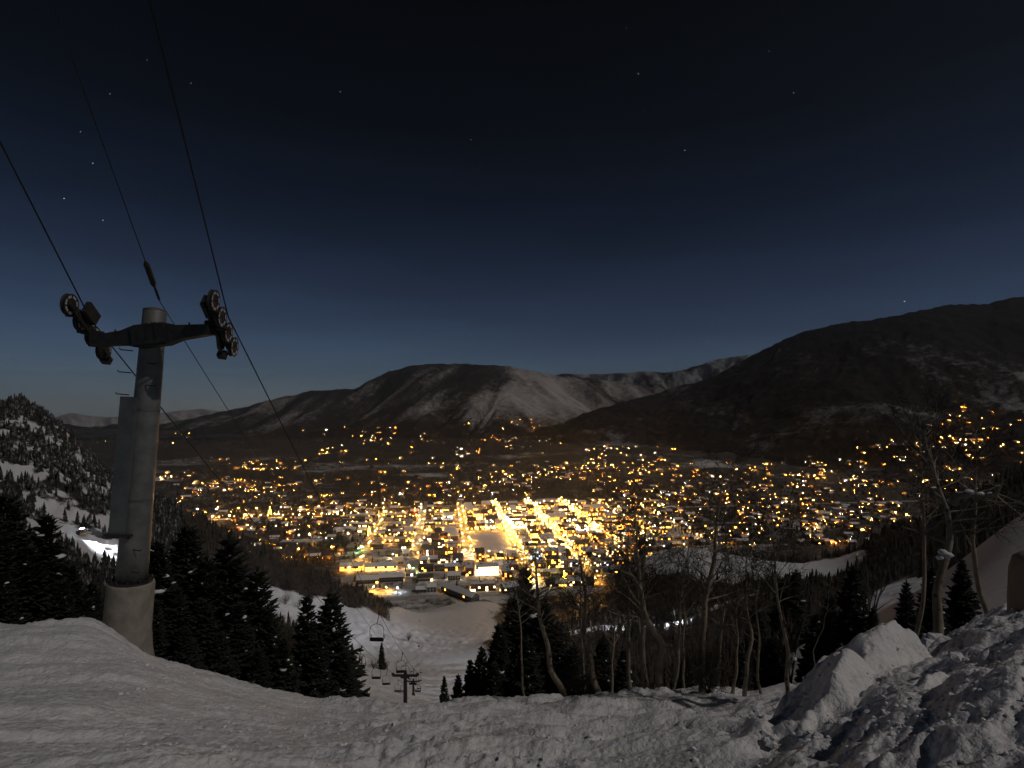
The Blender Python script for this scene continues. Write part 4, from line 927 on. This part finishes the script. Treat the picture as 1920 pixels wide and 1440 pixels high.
rnd = random.Random(21); random.seed(22)
SPECIAL = []
def free(u, v, r=12): return all(math.hypot(u - a, v - c) > r + q for (a, c, q) in SPECIAL)
def uv_at(px, py):
    y = 250000.0 / (py - HZ); return town_uv((px - 960) * y / F, y)
def special(px, py, wd, dp, ht, roof, wall, lit, wm, label, rot=0., cat='building', name='building'):
    u, v = uv_at(px, py); SPECIAL.append((u, v, max(wd, dp) * .55)); SNOWED[0] = True; t = building(u, v, wd, dp, ht, roof, wall, lit, wm, rot, name); SNOWED[0] = False
    if t: BUILT.pop(); tag(t, label, cat, 'buildings of the town')
    return t
special(913, 1076, 34, 16, 13, 'flat', 'tan', .97, WIN[2], 'brightly lit hotel front with rows of yellow windows below the snowy park', name='hotel_building')
special(880, 1074, 12, 30, 11, 'flat', 'brick', .12, WIN[0], 'dark wing of the hotel court on its run side'); special(948, 1080, 14, 32, 11, 'flat', 'brick', .2, WIN[1], 'dark wing of the hotel court on its far side')
special(862, 1118, 62, 13, 8, 'gable', 'grey', .1, WIN[0], 'long low dark lodge with a snowy roof slanting beside the foot of the run', R(-52), name='lodge_building')
special(712, 1124, 20, 12, 6, 'gable', 'timber', .98, WIN[2], 'house glowing deep orange beside the scrub at the foot of the spur', name='house')
special(690, 1092, 30, 13, 6, 'gable', 'timber', .12, WIN[0], 'low house under the long snowy roofs at the foot of the spur', name='house')
special(735, 1088, 34, 15, 7, 'gable', 'grey', .06, WIN[0], 'row of dark houses under white roofs above the orange house', name='house')
special(715, 1068, 46, 12, 7, 'gable', 'timber', .75, WIN[0], 'long lodge with a line of orange windows under a snowy roof', name='lodge_building')
special(660, 1068, 34, 12, 7, 'gable', 'timber', .7, WIN[1], 'lodge with orange windows at the spur end of the long lodge', name='lodge_building')
special(566, 1022, 72, 18, 8, 'flat', 'grey', .03, WIN[3], 'long black block without lit windows on the spur side of town')
special(955, 1108, 22, 14, 8, 'gable', 'grey', .2, WIN[2], 'grey roofed lodge just beyond the tip of the tallest spruce', R(20), name='lodge_building')
special(905, 1105, 34, 14, 9, 'flat', 'brick', .3, WIN[2], 'low block with a few white windows between hotel and lodge'); special(925, 1123, 26, 12, 7, 'flat', 'grey', .25, WIN[2], 'small block at the very foot of the run with a glaring corner lamp')
special(770, 1078, 14, 10, 6, 'flat', 'cream', .2, WIN[3], 'small pale house next to the white-green floodlight', name='house')
# park
PARK = (-80, -6, -264, -104)
def sheet(name, u0, u1, v0, v1, z, mat):
    b = MB(); c = [town(u0, v0), town(u1, v0), town(u1, v1), town(u0, v1)]; b.quad(*[(p[0], p[1], z) for p in c]); return tag(b.build(name, mat), kind='structure')
sheet('park_lawn', -78, -9, -262, -122, VZ + .22, M_CAP)

def core_lit(u, v):
    d = math.hypot((u - 60) / 230, (v + 60) / 230); return max(.14, .85 - .48 * d)
rows = {}
for i in range(len(AVE) - 1):
    for j in range(len(CROSS) - 1):
        u0, u1, v0, v1 = AVE[i] + 10, AVE[i + 1] - 10, CROSS[j] + 9, CROSS[j + 1] - 9
        if u1 <= -260 and v0 < -100: continue
        if u1 < -340 and v0 < 0: continue
        if u0 > 250 and v0 < -290: continue
        if AVE[i] == -88 and CROSS[j] in (-272, -182): continue
        for row, vv, face in (('near', v0 + 13, 0), ('far', v1 - 13, 1)):
            u = u0
            while u < u1 - 9:
                wd = rnd.uniform(11, 24); wd = min(wd, u1 - u)
                uc = u + wd / 2; u += wd + rnd.choice((.6, 1.5, 4))
                core = math.hypot((uc - 40) / 260, (vv + 90) / 270) < 1
                if rnd.random() > (.93 if core else .72): continue
                if not free(uc, vv, wd * .6): continue
                ht = rnd.choice((6.8, 7.5, 10, 10.5, 13)) if core else rnd.choice((4.5, 6, 7))
                roof = 'flat' if core and rnd.random() < .72 else 'gable'
                lit = core_lit(uc, vv) * rnd.uniform(.5, 1.3)
                wm = WIN[rnd.choices(range(5), (5, 3, 3, 1.2, .3))[0]]
                building(uc, vv + rnd.uniform(-1, 1), wd - .3, rnd.uniform(16, 24) if core else rnd.uniform(9, 13), ht, roof, rnd.choice(('brick', 'tan', 'grey', 'timber', 'cream') if core else ('timber', 'grey', 'cream')), lit, wm, name='building' if core else 'house')
# labels by street row, counted along the row
ORD = ['first', 'second', 'third', 'fourth', 'fifth', 'sixth', 'seventh', 'eighth', 'ninth', 'tenth', 'eleventh', 'twelfth', 'thirteenth', 'fourteenth', 'fifteenth', 'sixteenth', 'seventeenth', 'eighteenth', 'nineteenth', 'twentieth']
def od(n):
    if n < 20: return ORD[n]
    t_, o = divmod(n + 1, 10); T_ = ['', '', 'twenty', 'thirty', 'forty', 'fifty', 'sixty'][t_]
    return f'{T_}-{ORD[o - 1]}' if o else {2: 'twentieth', 3: 'thirtieth', 4: 'fortieth', 5: 'fiftieth', 6: 'sixtieth'}[t_]
byrow = {}
for it in BUILT: byrow.setdefault(int(round((it[2] + 460) / 45.0)), []).append(it)
for k, key in enumerate(sorted(byrow)):
    for n, it in enumerate(sorted(byrow[key], key=lambda q: q[3])):
        t, u, v, px, wall, roof, ht, lit = it
        word = {'brick': 'red brick', 'tan': 'tan', 'grey': 'grey', 'timber': 'brown timber', 'cream': 'pale'}[wall]
        tag(t, f"{word} {'flat' if roof == 'flat' else 'gable'}-roofed town {'house' if t.name.startswith('house') else 'building'}, {od(n)} from the spur in the {od(k)} row from the slope", 'house' if t.name.startswith('house') else 'building', 'buildings of the town grid')
NB = len(BUILT)

# street lamps
def lamp_meshes(key, r=.72):
    b = MB(); b.tube([(0, 0, -.2), (0, 0, .3), (0, 0, 6.6)], [.16, .12, .09], 6); b.tube([(0, 0, 6.5), (0, .5, 6.9), (0, 1.1, 6.9)], .06, 5)
    pole_ = b.mesh('lamp_post', M_DARKSTEEL); b = MB(); b.blob((0, 1.1, 6.75), r, (1, 1, .75), 0.0); return pole_, b.mesh('lamp_head', LAMPS[key])
LM = {k: lamp_meshes(k) for k in ('amber', 'warm', 'white', 'orange', 'cool', 'green')}
NL = [0]
LPOW = {'amber': ((1, .50, .10), 15000), 'warm': ((1, .58, .18), 12000), 'white': ((1, .80, .52), 9000), 'orange': ((1, .38, .05), 12000), 'cool': ((.7, .82, 1), 4000), 'green': ((.12, 1, .35), 2500), 'red': ((1, .05, .02), 1500), 'yellow': ((1, .62, .08), 2500)}
LD = {}
def lamp_light(key, parent, loc, k=1.0, typ='POINT'):
    if (key, k, typ) not in LD:
        l = bpy.data.lights.new('lamp_' + key, typ); l.color = LPOW[key][0]; l.energy = LPOW[key][1] * k; l.shadow_soft_size = .35; LD[key, k, typ] = l
        if typ == 'SPOT': l.spot_size = R(156); l.spot_blend = .25
    o = bpy.data.objects.new('lamp_light', LD[key, k, typ]); COL.objects.link(o); o.parent = parent; o.location = loc
    return o
def lamp(u, v, key, label, group, rz=0., xyz=None, power=1.0, typ='SPOT'):
    x, y = town(u, v) if xyz is None else xyz[:2]; z = VZ if xyz is None else xyz[2]
    px = 960 + F * x / y; py = HZ - F * (z + 6.7) / y
    if hidden(px, py) or px < -10 or px > 1930: return
    t = empty('street_lamp', (x, y, z), AN + rz); tag(t, label, 'street lamp', group); link('lamp_post', LM[key][0], t); link('lamp_head', LM[key][1], t); lamp_light(key, t, (0, 1.1, 6.0 if typ == 'SPOT' else 8.5), power, typ); NL[0] += 1
AVN = {-264: 'the second avenue before the park', -176: 'the avenue before the park', -88: 'the avenue on the run side of the park', 0: 'the glowing avenue along the snowy park', 88: 'the glowing avenue one block beyond the park', 176: 'the glowing avenue two blocks beyond the park', 264: 'the avenue three blocks beyond the park', 352: 'the avenue four blocks beyond the park'}
for u in AVN:
    step = {0: 18, 88: 18, 176: 19, -88: 30, 264: 30}.get(u, 46); v = -425 if u > -100 else -330
    if u > 200: v = -200
    k = 0
    while v < (232 if u in (0, 88, 176) else 170):
        s_ = 1 if k % 2 else -1
        key = 'amber' if rnd.random() < .72 else rnd.choice(('warm', 'white', 'orange'))
        if not (v < -330 and u < 0): lamp(u + s_ * 6.6, v + rnd.uniform(-2, 2), key, f"lit lamp along {AVN[u]}", f"lamps along {AVN[u]}", math.pi / 2 * s_, None, {0: 1.5, 88: 1.8, 176: 1.8, -88: .7, 264: .8}.get(u, .35))
        k += 1; v += step * rnd.uniform(.8, 1.2) * (1.0 if v > -300 else 1.6)
for v in CROSS[2:]:
    u = -260 if v < 88 else -740; k = 0; cn = od(CROSS.index(v))
    while u < (300 if v < 88 else 430):
        s_ = 1 if k % 2 else -1; st = 24 if -100 < u < 240 else 46
        if v == 88: st = 26 if u > -250 else 17
        if not (-78 < u < -9 and -262 < v < -122): lamp(u, v + s_ * 5.6, rnd.choices(('amber', 'warm', 'white', 'orange'), (5, 2, 1, 3))[0], f"lit lamp along the {cn} cross street from the slope", f"lamps along the {cn} cross street", 0 if s_ < 0 else math.pi, None, .6, 'POINT')
        u += st * rnd.uniform(.75, 1.25); k += 1
for (px, py, key, lb) in [(768, 1072, 'white', 'glaring white-green floodlight at the foot of the run'), (775, 1074, 'green', 'green tinted lamp beside the glaring floodlight'), (745, 1112, 'cool', 'violet-white lamp at the edge of the run beside the orange house'), (672, 1036, 'green', 'green lamp before the woods on the spur side'), (680, 1033, 'green', 'second green lamp beside the snowy roofs on the spur side'), (928, 1128, 'white', 'white lamp on the small block at the foot of the run'), (935, 1130, 'green', 'greenish lamp at the foot of the run'), (1010, 1122, 'amber', 'orange lamp beyond the dark spruce tips'), (700, 1110, 'amber', 'amber lamp over the orange house'), (724, 1111, 'amber', 'second amber lamp over the orange house'), (650, 1110, 'orange', 'orange lamp where the spur meets the roofs'), (875, 1125, 'orange', 'orange lamp at the lower end of the long lodge'), (1025, 1145, 'amber', 'amber lamp below the dark spruce clump beyond its tips'), (560, 1010, 'white', 'white lamp over the long black block'), (580, 1009, 'white', 'second white lamp over the long black block')]:
    y = 250000.0 / (py - HZ) ; lamp(0, 0, key, lb, 'single lamps around the foot of the run', 0, ((px - 960) * y / F, y, VZ))
NLG = NL[0]
def number(prefix, key, fmt):
    g = {}
    for o in list(COL.objects):
        if o.parent is None and o.name.startswith(prefix) and o.get('group'): g.setdefault(o['label'], []).append(o)
    for lb, os_ in g.items():
        if len(os_) > 1:
            for n_, o in enumerate(sorted(os_, key=key)): o['label'] = fmt(od(n_), lb)
number('street_lamp', lambda o: o.location.y if 'avenue' in o['label'] else o.location.x, lambda n_, lb: f"{n_} {lb}, from the {'slope' if 'avenue' in lb else 'spur'}")
number('lift_chair', lambda o: o.location.y, lambda n_, lb: f"{n_} {lb}")

# decorated trees
def town_tree(px, py, h, key, lb):
    y = 250000.0 / (py - HZ); x = (px - 960) * y / F; t = empty('decorated_tree', (x, y, VZ)); t.scale = (h / 10,) * 3
    tag(t, lb, 'tree', 'trees hung with lights'); link('crown', CONI[3][0], t); link('trunk', CONI[3][1], t)
    b = MB(); n = 150
    for k in range(n):
        f = k / n; a = k * 2.4; rr = 1.75 * (1 - f) + .1; b.blob((math.cos(a) * rr, math.sin(a) * rr, .6 + f * 9.3), .16, rough=0)
    tag(b.build('light_string', LAMPS[key], t), kind='stuff'); lamp_light(key, t, (0, -3.2, 5), 1.0)
town_tree(778, 968, 17, 'red', 'tall tree hung with red lights beside the main street'); town_tree(506, 965, 18, 'yellow', 'tall tree hung with yellow lights before the main street'); town_tree(692, 1000, 14, 'yellow', 'tree hung with yellow lights in the middle of the spur side houses'); town_tree(862, 968, 9, 'red', 'small tree hung with red lights near the first avenue'); town_tree(924, 958, 13, 'yellow', 'tree hung with yellow lights at the far end of the park avenue'); town_tree(993, 1092, 14, 'yellow', 'tree hung with yellow lights just beyond the dark spruce tips'); town_tree(1058, 1085, 12, 'yellow', 'tree hung with yellow lights behind the bare twigs'); town_tree(1030, 1075, 11, 'yellow', 'tree hung with yellow lights one block beyond the hotel')

# houses scattered over the valley: the largest as things, the far ones together
rs = random.Random(33)
ZONES = [  # name, pixel box, count, lit colours, house share
    ('on the flat west of the main street', (330, 902, 880, 968), 170), ('just beyond the last street across the town', (800, 896, 1010, 932), 60), ('beside the main street', (340, 956, 880, 990), 80), ('between the main street and the spur', (430, 985, 780, 1050), 100), ('at the foot of the east hillside', (1160, 945, 1660, 1022), 190), ('on the east side of the valley', (1100, 868, 1560, 945), 250),
    ('on the rise beyond the river', (1100, 838, 1270, 880), 70), ('in the long row beyond the river', (915, 868, 1110, 902), 80), ('on the lower slope of the wooded mountain', (1530, 766, 1918, 885), 120), ('below the wooded mountain slope', (1500, 880, 1880, 985), 130),
    ('on the bench under the snowy mountain', (560, 800, 830, 870), 58), ('high under the snowy mountain', (830, 784, 1060, 856), 62), ('far out on the west flat', (400, 862, 580, 882), 34), ('in the bright cluster on the west flat', (395, 896, 565, 922), 46), ('along the far valley road', (275, 812, 400, 835), 9), ('far across the dark fields', (270, 885, 380, 900), 12), ('far off where the valley ends', (165, 822, 225, 832), 7), ('among the dark trees before the river', (580, 870, 900, 912), 22)]
spots = []
for zi, (zn, (x0, y0, x1, y1), cnt) in enumerate(ZONES):
    k = 0; tries = 0; clus = [(rs.uniform(x0, x1), rs.uniform(y0, y1)) for _ in range(max(2, cnt // 6))]
    while k < cnt and tries < cnt * 30:
        tries += 1
        if rs.random() < .55: c_ = rs.choice(clus); px, py = rs.gauss(c_[0], 16), rs.gauss(c_[1], 4)
        else: px, py = rs.uniform(x0, x1), rs.uniform(y0, y1)
        if not (x0 <= px <= x1 and y0 <= py <= y1): continue
        if zi == 8 and py < 905 - (px - 1480) * .42: continue
        if hidden(px, py - 3): continue
        h_ = hit(px, py)
        if h_ is None: continue
        u, v = town_uv(h_.x, h_.y)
        if h_.y < 1500 and -300 < u < 360 and v < 180 or abs(v - 88) < 11: continue
        spots.append((h_, zi, zn, px, py)); k += 1
spots.sort(key=lambda q: q[0].y)
NH = max(0, 300 - NB - 20); far = MB(); farw = [MB() for _ in range(5)]; small = {}
LCOL = {0: 'amber', 1: 'warm', 2: 'white', 3: 'orange', 4: 'cool'}
porch = {}; PL = []
for k_, c_ in LCOL.items():
    for s_ in range(4): b = MB(); b.blob((0, 0, 0), (.14, .26, .45, .85)[s_], rough=0); porch[k_, s_] = b.mesh('porch_light', FARL[k_])
for i, (p, zi, zn, px, py) in enumerate(spots):
    li = rs.choices(range(5), (6, 4.5, 2.5, 3, .5))[0]
    PL.append((p, li)) if i % 5 == 0 else None
    wd, dp, ht = rs.uniform(10, 18), rs.uniform(8, 12), rs.choice((4, 5.5, 6.5))
    ny = 1 + (rs.random() < .5) + (rs.random() < .25)
    pts = [(rs.uniform(-wd * .6, wd * .6), -dp / 2 - rs.uniform(.3, 5), rs.uniform(1.6, ht * .9)) for _ in range(ny)]
    if i < NH:
        wall, roof = rs.choice(('timber', 'grey', 'cream')), 'gable'
        random.seed(1000 + i); t = building(0, 0, wd, dp, ht, roof, wall, rs.uniform(.05, .3), WIN[min(li, 4)], R(rs.uniform(-30, 30)), 'house', p.z, (p.x, p.y))
        if not t: continue
        BUILT.pop(); key = (zn, LCOL[li]); small[key] = small.get(key, 0) + 1
        word = {'timber': 'brown timber', 'grey': 'grey', 'cream': 'pale'}[wall]
        tag(t, f"{word} gabled house with {LCOL[li]} porch light, {od(small[key] - 1)} such {zn}", 'house', f"scattered houses {zn}")
        for q in pts: link('porch_light', porch[li, rs.choices(range(4), (4, 4, 2, .6))[0]], t, q)
    else:
        M_ = Matrix.Translation(p) @ Matrix.Rotation(rs.uniform(-.5, .5), 4, 'Z'); q0 = lambda a: M_ @ Vector(a)
        w2, d2 = wd / 2, dp / 2
        far.add([q0(a) for a in [(-w2, -d2, -1), (w2, -d2, -1), (w2, d2, -1), (-w2, d2, -1), (-w2, -d2, ht), (w2, -d2, ht), (w2, d2, ht), (-w2, d2, ht)]], [(0, 1, 5, 4), (1, 2, 6, 5), (2, 3, 7, 6), (3, 0, 4, 7)], 0)
        far.add([q0(a) for a in [(-w2 - .5, -d2 - .6, ht - .2), (w2 + .5, -d2 - .6, ht - .2), (w2 + .5, d2 + .6, ht - .2), (-w2 - .5, d2 + .6, ht - .2), (-w2 - .5, 0, ht + 3), (w2 + .5, 0, ht + 3)]], [(0, 1, 5, 4), (2, 3, 4, 5), (0, 4, 3), (1, 2, 5)], 1 if rs.random() < .22 else 7)
        for q in pts: far.blob(q0(q), rs.choices((.14, .26, .45, .95), (5, 4, 2, .7))[0] * (.7 + .00022 * p.y), (1, 1, 1), 0, 2 + li)
for (p, li) in PL: lamp_light(LCOL[li], None, p + Vector((0, -7, 5.5)), .25 if p.y < 1700 else .6)
tag(far.build('distant_houses', [WALLS['timber'], M_CAP] + FARL + [M_SHINGLE]), 'scattered lights of houses far across the valley', 'houses', kind='stuff')

# trees of the valley
vr = np.random.RandomState(55); vs_ = []; vb = []
for (x0, y0, x1, y1, n) in [(330, 890, 900, 975, 1500), (420, 985, 780, 1060, 380), (1100, 850, 1700, 1020, 2000), (880, 880, 1200, 930, 900), (300, 830, 1050, 890, 1500), (1450, 860, 1900, 1010, 900)]:
    py = vr.uniform(y0, y1, n); px = vr.uniform(x0, x1, n); Y = 250000.0 / (py - HZ); x = (px - 960) * Y / F; u, v = town_uv(x, Y)
    ok = ~((u > -270) & (u < 300) & (v < 175) & (v > -470)) & (np.abs(v - 88) > 9)
    z = ground_far(x, Y)
    for a in np.nonzero(ok)[0]: (vs_ if vr.rand() < .45 else vb).append((x[a], Y[a], z[a]))
for (p, zi, zn, px_, py_) in spots:
    for k in range(4):
        q = vr.uniform(-22, 22); r_ = vr.uniform(5, 24) * (1 if vr.rand() < .45 else -1)
        (vs_ if vr.rand() < .4 else vb).append((p.x + q, p.y + r_, p.z))
for k in range(900):
    u, v = vr.uniform(-262, 340), vr.uniform(-450, 172)
    if any(abs(u - q) < 8.5 for q in AVE) or any(abs(v - q) < 7.5 for q in CROSS) or (-80 < u < -5 and -266 < v < -100): continue
    if any(abs(u - q[1]) < 11 and abs(v - q[2]) < 12 for q in BUILT) or not free(u, v, 4): continue
    x, y = town(u, v); (vs_ if vr.rand() < .35 else vb).append((x, y, VZ))
wood('valley_conifers', vs_, 'dark evergreen trees between the houses of the valley', M_FARTREE, hs=(6, 13), seed=8)
wood('valley_bare_trees', vb, 'leafless brown trees between the houses of the valley', M_TWIG, 'bare', (6, 11), 9)
fq = np.random.RandomState(91); fpx = fq.uniform(60, 1080, 2600); fY = fq.uniform(3300, 4700, 2600); fx_ = (fpx - 960) * fY / F; fk = fbm(fx_ / 300, fY / 200, 3, 151) + fq.uniform(-.5, .5, 2600) > -.1; fx_, fY = fx_[fk], fY[fk]
wood('foothill_woods', list(zip(fx_, fY, ground_far(fx_, fY))), 'dark woods along the foot of the snowy mountain', M_FARTREE, hs=(9, 20), seed=10)
SM = []
for k in range(3):
    b = MB(); r_ = random.Random(600 + k)
    for lv in range(7):
        z0 = .7 + 1.25 * lv; z1 = min(10, z0 + 2.6); rr = 1.9 * (1 - .12 * lv); n = 9
        b.add([(math.cos(6.283 * q / n + lv) * rr * r_.uniform(.6, 1.2), math.sin(6.283 * q / n + lv) * rr * r_.uniform(.6, 1.2), z0 + r_.uniform(-.3, .3)) for q in range(n)] + [(0, 0, z1)], [(q, (q + 1) % n, n) for q in range(n)])
    SM.append(b.mesh('crown', M_FARTREE))
b = MB(); b.tube([(0, 0, -.3), (0, 0, 3)], [.22, .15], 6); SMT = b.mesh('trunk', M_BARK)
cnt = 0; tr = random.Random(66)
TR = [(890, 1038, 10, 'lone conifer at the edge of the snowy park'), (965, 1042, 7, 'small conifer at the corner where the park avenue meets the slope side')]
for (px, py, h, lb) in TR:
    y = 250000.0 / (py - HZ); t = empty('fir_tree', ((px - 960) * y / F, y, VZ)); t.scale = (h / 10,) * 3; link('crown', SM[0], t); link('trunk', SMT, t); tag(t, lb, 'tree', 'firs in the town')
for k in range(330):
    u, v = tr.choice(AVE[2:-1]) + tr.choice((-9.5, 9.5)) if tr.random() < .6 else tr.uniform(-260, 300), tr.uniform(-440, 170)
    if -80 < u < -5 and -264 < v < -110 or not free(u, v, 3): continue
    if any(abs(v - c) < 8 for c in CROSS) or any(abs(u - c) < 8 for c in AVE): continue
    x, y = town(u, v); h = tr.uniform(5, 12); px = 960 + F * x / y
    if hidden(px, HZ - F * (VZ + h) / y) or any(math.hypot(u - q[1], v - q[2]) < 9 for q in BUILT): continue
    t = empty('fir_tree', (x, y, VZ), tr.uniform(0, 6)); t.scale = (h / 10,) * 3; link('crown', SM[k % 3], t); link('trunk', SMT, t)
    cv = od(min(range(len(CROSS)), key=lambda q: abs(CROSS[q] - v))); tag(t, f"dark fir standing among the buildings by the {cv} street across the town", 'tree', f"firs by the {cv} cross street")
number('fir_tree', lambda o: o.location.x, lambda n_, lb: f'{n_} {lb}')
print('BUILDINGS', NB, 'LAMPS', NL[0], 'SPOTS', len(spots), 'NH', NH, 'valley trees', len(vs_), len(vb))

# ------------------------------------------------------------------ snow groomers at work with their lights on
def groomer(px, Y, rz, label, energy, aim):
    x = (px - 960) * Y / F; gz = hz(x, Y); t = empty('snow_groomer', (x, Y, gz), rz); tag(t, label, 'snow groomer', 'snow groomers with their lights on')
    red = WALLS['brick']
    b = MB(); b.box((0, 0, 1.2), (5.2, 2.0, .9)); b.build('chassis', red, t)
    b = MB(); b.box((.9, 0, 2.3), (2.2, 2.0, 1.4), None, 0, (.75, .85)); cab = b.build('cab', red, t)
    b = MB(); b.box((1.86, 0, 2.35), (.06, 1.5, .8), Matrix.Rotation(-.2, 3, 'Y')); b.build('windscreen', M_GLASS, cab)
    for s_ in (-1, 1):
        b = MB(); P_ = []
        for k in range(16):
            q = 6.283 * k / 16; P_.append((2.3 * max(-1, min(1, 1.25 * math.cos(q))), .55 + .55 * math.sin(q)))
        vs = [(a, s_ * 1.0, c) for a, c in P_] + [(a, s_ * 2.1, c) for a, c in P_]
        fs = [(k, (k + 1) % 16, 16 + (k + 1) % 16, 16 + k) for k in range(16)] + [tuple(range(16)), tuple(range(31, 15, -1))]
        b.add(vs, fs); b.build('track', M_RUBBER, t)
    b = MB(); b.box((3.5, 0, .75), (.25, 4.6, 1.2), Matrix.Rotation(.2, 3, 'Y')); b.build('blade', WALLS['tan'], t)
    b = MB(); b.box((-3.4, 0, .5), (1.2, 4.4, .5)); b.build('tiller', M_DARKSTEEL, t)
    b = MB(); b.box((.6, 0, 3.15), (.3, 1.9, .2)); b.build('light_bar', M_DARKSTEEL, t)
    for k in range(4):
        b = MB(); b.box((.80, -.72 + .48 * k, 3.15), (.1, .36, .3)); b.build('headlight', LAMPS['cool'], t)
    for k, (tx, tY, e) in enumerate(aim):
        l = bpy.data.lights.new('work_light', 'SPOT'); l.energy = energy * e; l.spot_size = R(62); l.spot_blend = .8; l.color = (.86, .88, 1.0); l.shadow_soft_size = .25
        lo = bpy.data.objects.new('work_light', l); COL.objects.link(lo); lo.parent = t
        q = Vector((.9, -.4 + .8 * (k % 2), 3.3)); lo.location = q
        tx_ = (tx - 960) * tY / F; target = Vector((tx_, tY, hz(tx_, tY))); wq = Matrix.Rotation(rz, 4, 'Z') @ q + Vector((x, Y, gz))
        dq = (Matrix.Rotation(-rz, 4, 'Z') @ (target - wq).to_4d().to_3d()); lo.rotation_euler = dq.to_track_quat('-Z', 'Y').to_euler()
groomer(152, 268, R(-25), 'snow groomer flooding the road on the spur with violet-white light', 420000, [(185, 264, 1.0), (215, 262, 1.6)])
groomer(1322, 326, R(185), 'snow groomer lighting the road across the wooded hillside', 240000, [(1270, 323, 1.0), (1100, 331, 2.2)])

# ------------------------------------------------------------------ loose crumbs of snow on the near slope
cr_ = random.Random(77); rs_ = np.random.RandomState(78)
px = np.concatenate([rs_.uniform(1380, 1960, 1300), rs_.uniform(200, 1420, 2400)]); yy = np.concatenate([np.exp(rs_.uniform(math.log(2.3), math.log(11), 1300)), np.exp(rs_.uniform(math.log(4.5), math.log(20), 2400))])
xx = (px - 960) * yy / F; keep = fbm(xx / .8, yy / .8, 3, 140) + .5 * rs_.uniform(-1, 1, len(px)) > .12; xx, yy = xx[keep], yy[keep]; zz = hill_z(xx, yy)
b = MB()
for k in range(len(xx)):
    r_ = min(.0048 * yy[k], .009 * math.exp(abs(cr_.gauss(0, .75)))); b.blob((xx[k], yy[k], zz[k] + r_ * .3), r_, (cr_.uniform(.7, 1.4), cr_.uniform(.7, 1.4), cr_.uniform(.6, 1)), .35, rnd=cr_)
tag(b.build('snow_crumbs', M_CAP), 'loose crumbs of snow strewn over the near slope and bank', 'snow', kind='stuff')
for n_, (px, Y, r_, lb) in enumerate([(1755, 8.6, .16, 'snow chunk at the foot of the thick aspen'), (118, 15.8, .12, 'snow chunk on the crest left of the concrete footing'), (1440, 5.0, .09, 'snow chunk below the cut block'), (1660, 7.4, .12, 'snow chunk on the back of the cut block'), (640, 16.5, .16, 'snow chunk on the crest under the broad spruce'), (1090, 17, .2, 'snow chunk on the crest below the twisted aspen'), (1170, 16, .17, 'snow chunk in the churned snow before the stem pair'), (1265, 18, .22, 'snow chunk on the hump before the tall aspen'), (1540, 4.4, .06, 'small snow chunk in the furrow of the bank'), (1800, 5.2, .08, 'snow chunk high on the bank')]):
    x = (px - 960) * Y / F; b = MB(); q = random.Random(n_ + 5)
    for k in range(4): b.blob((q.uniform(-.6, .6) * r_, q.uniform(-.6, .6) * r_, q.uniform(0, .4) * r_), r_ * q.uniform(.5, .9), (1.2, 1, .8), .3, rnd=q)
    tag(b.build('snow_chunk', M_SNOW, None, (x, Y, hz(x, Y))), lb, 'snow chunk', 'chunks of snow on the near slope')

# ------------------------------------------------------------------ the thin winter air over the valley
hm = bpy.data.materials.new('haze'); hm.use_nodes = True; ht_ = hm.node_tree; ht_.nodes.clear()
ho = ht_.nodes.new('ShaderNodeOutputMaterial'); pv = ht_.nodes.new('ShaderNodeVolumePrincipled'); pv.inputs['Density'].default_value = HAZE; pv.inputs['Color'].default_value = (.9, .92, .95, 1); pv.inputs['Anisotropy'].default_value = .78
ht_.links.new(pv.outputs[0], ho.inputs['Volume'])
b = MB(); b.box((0, 6900, 230), (36000, 14000, 1110)); hz_ = b.build('haze', hm); tag(hz_, kind='stuff'); tag(hz_, 'thin pale night haze filling the valley', 'haze')
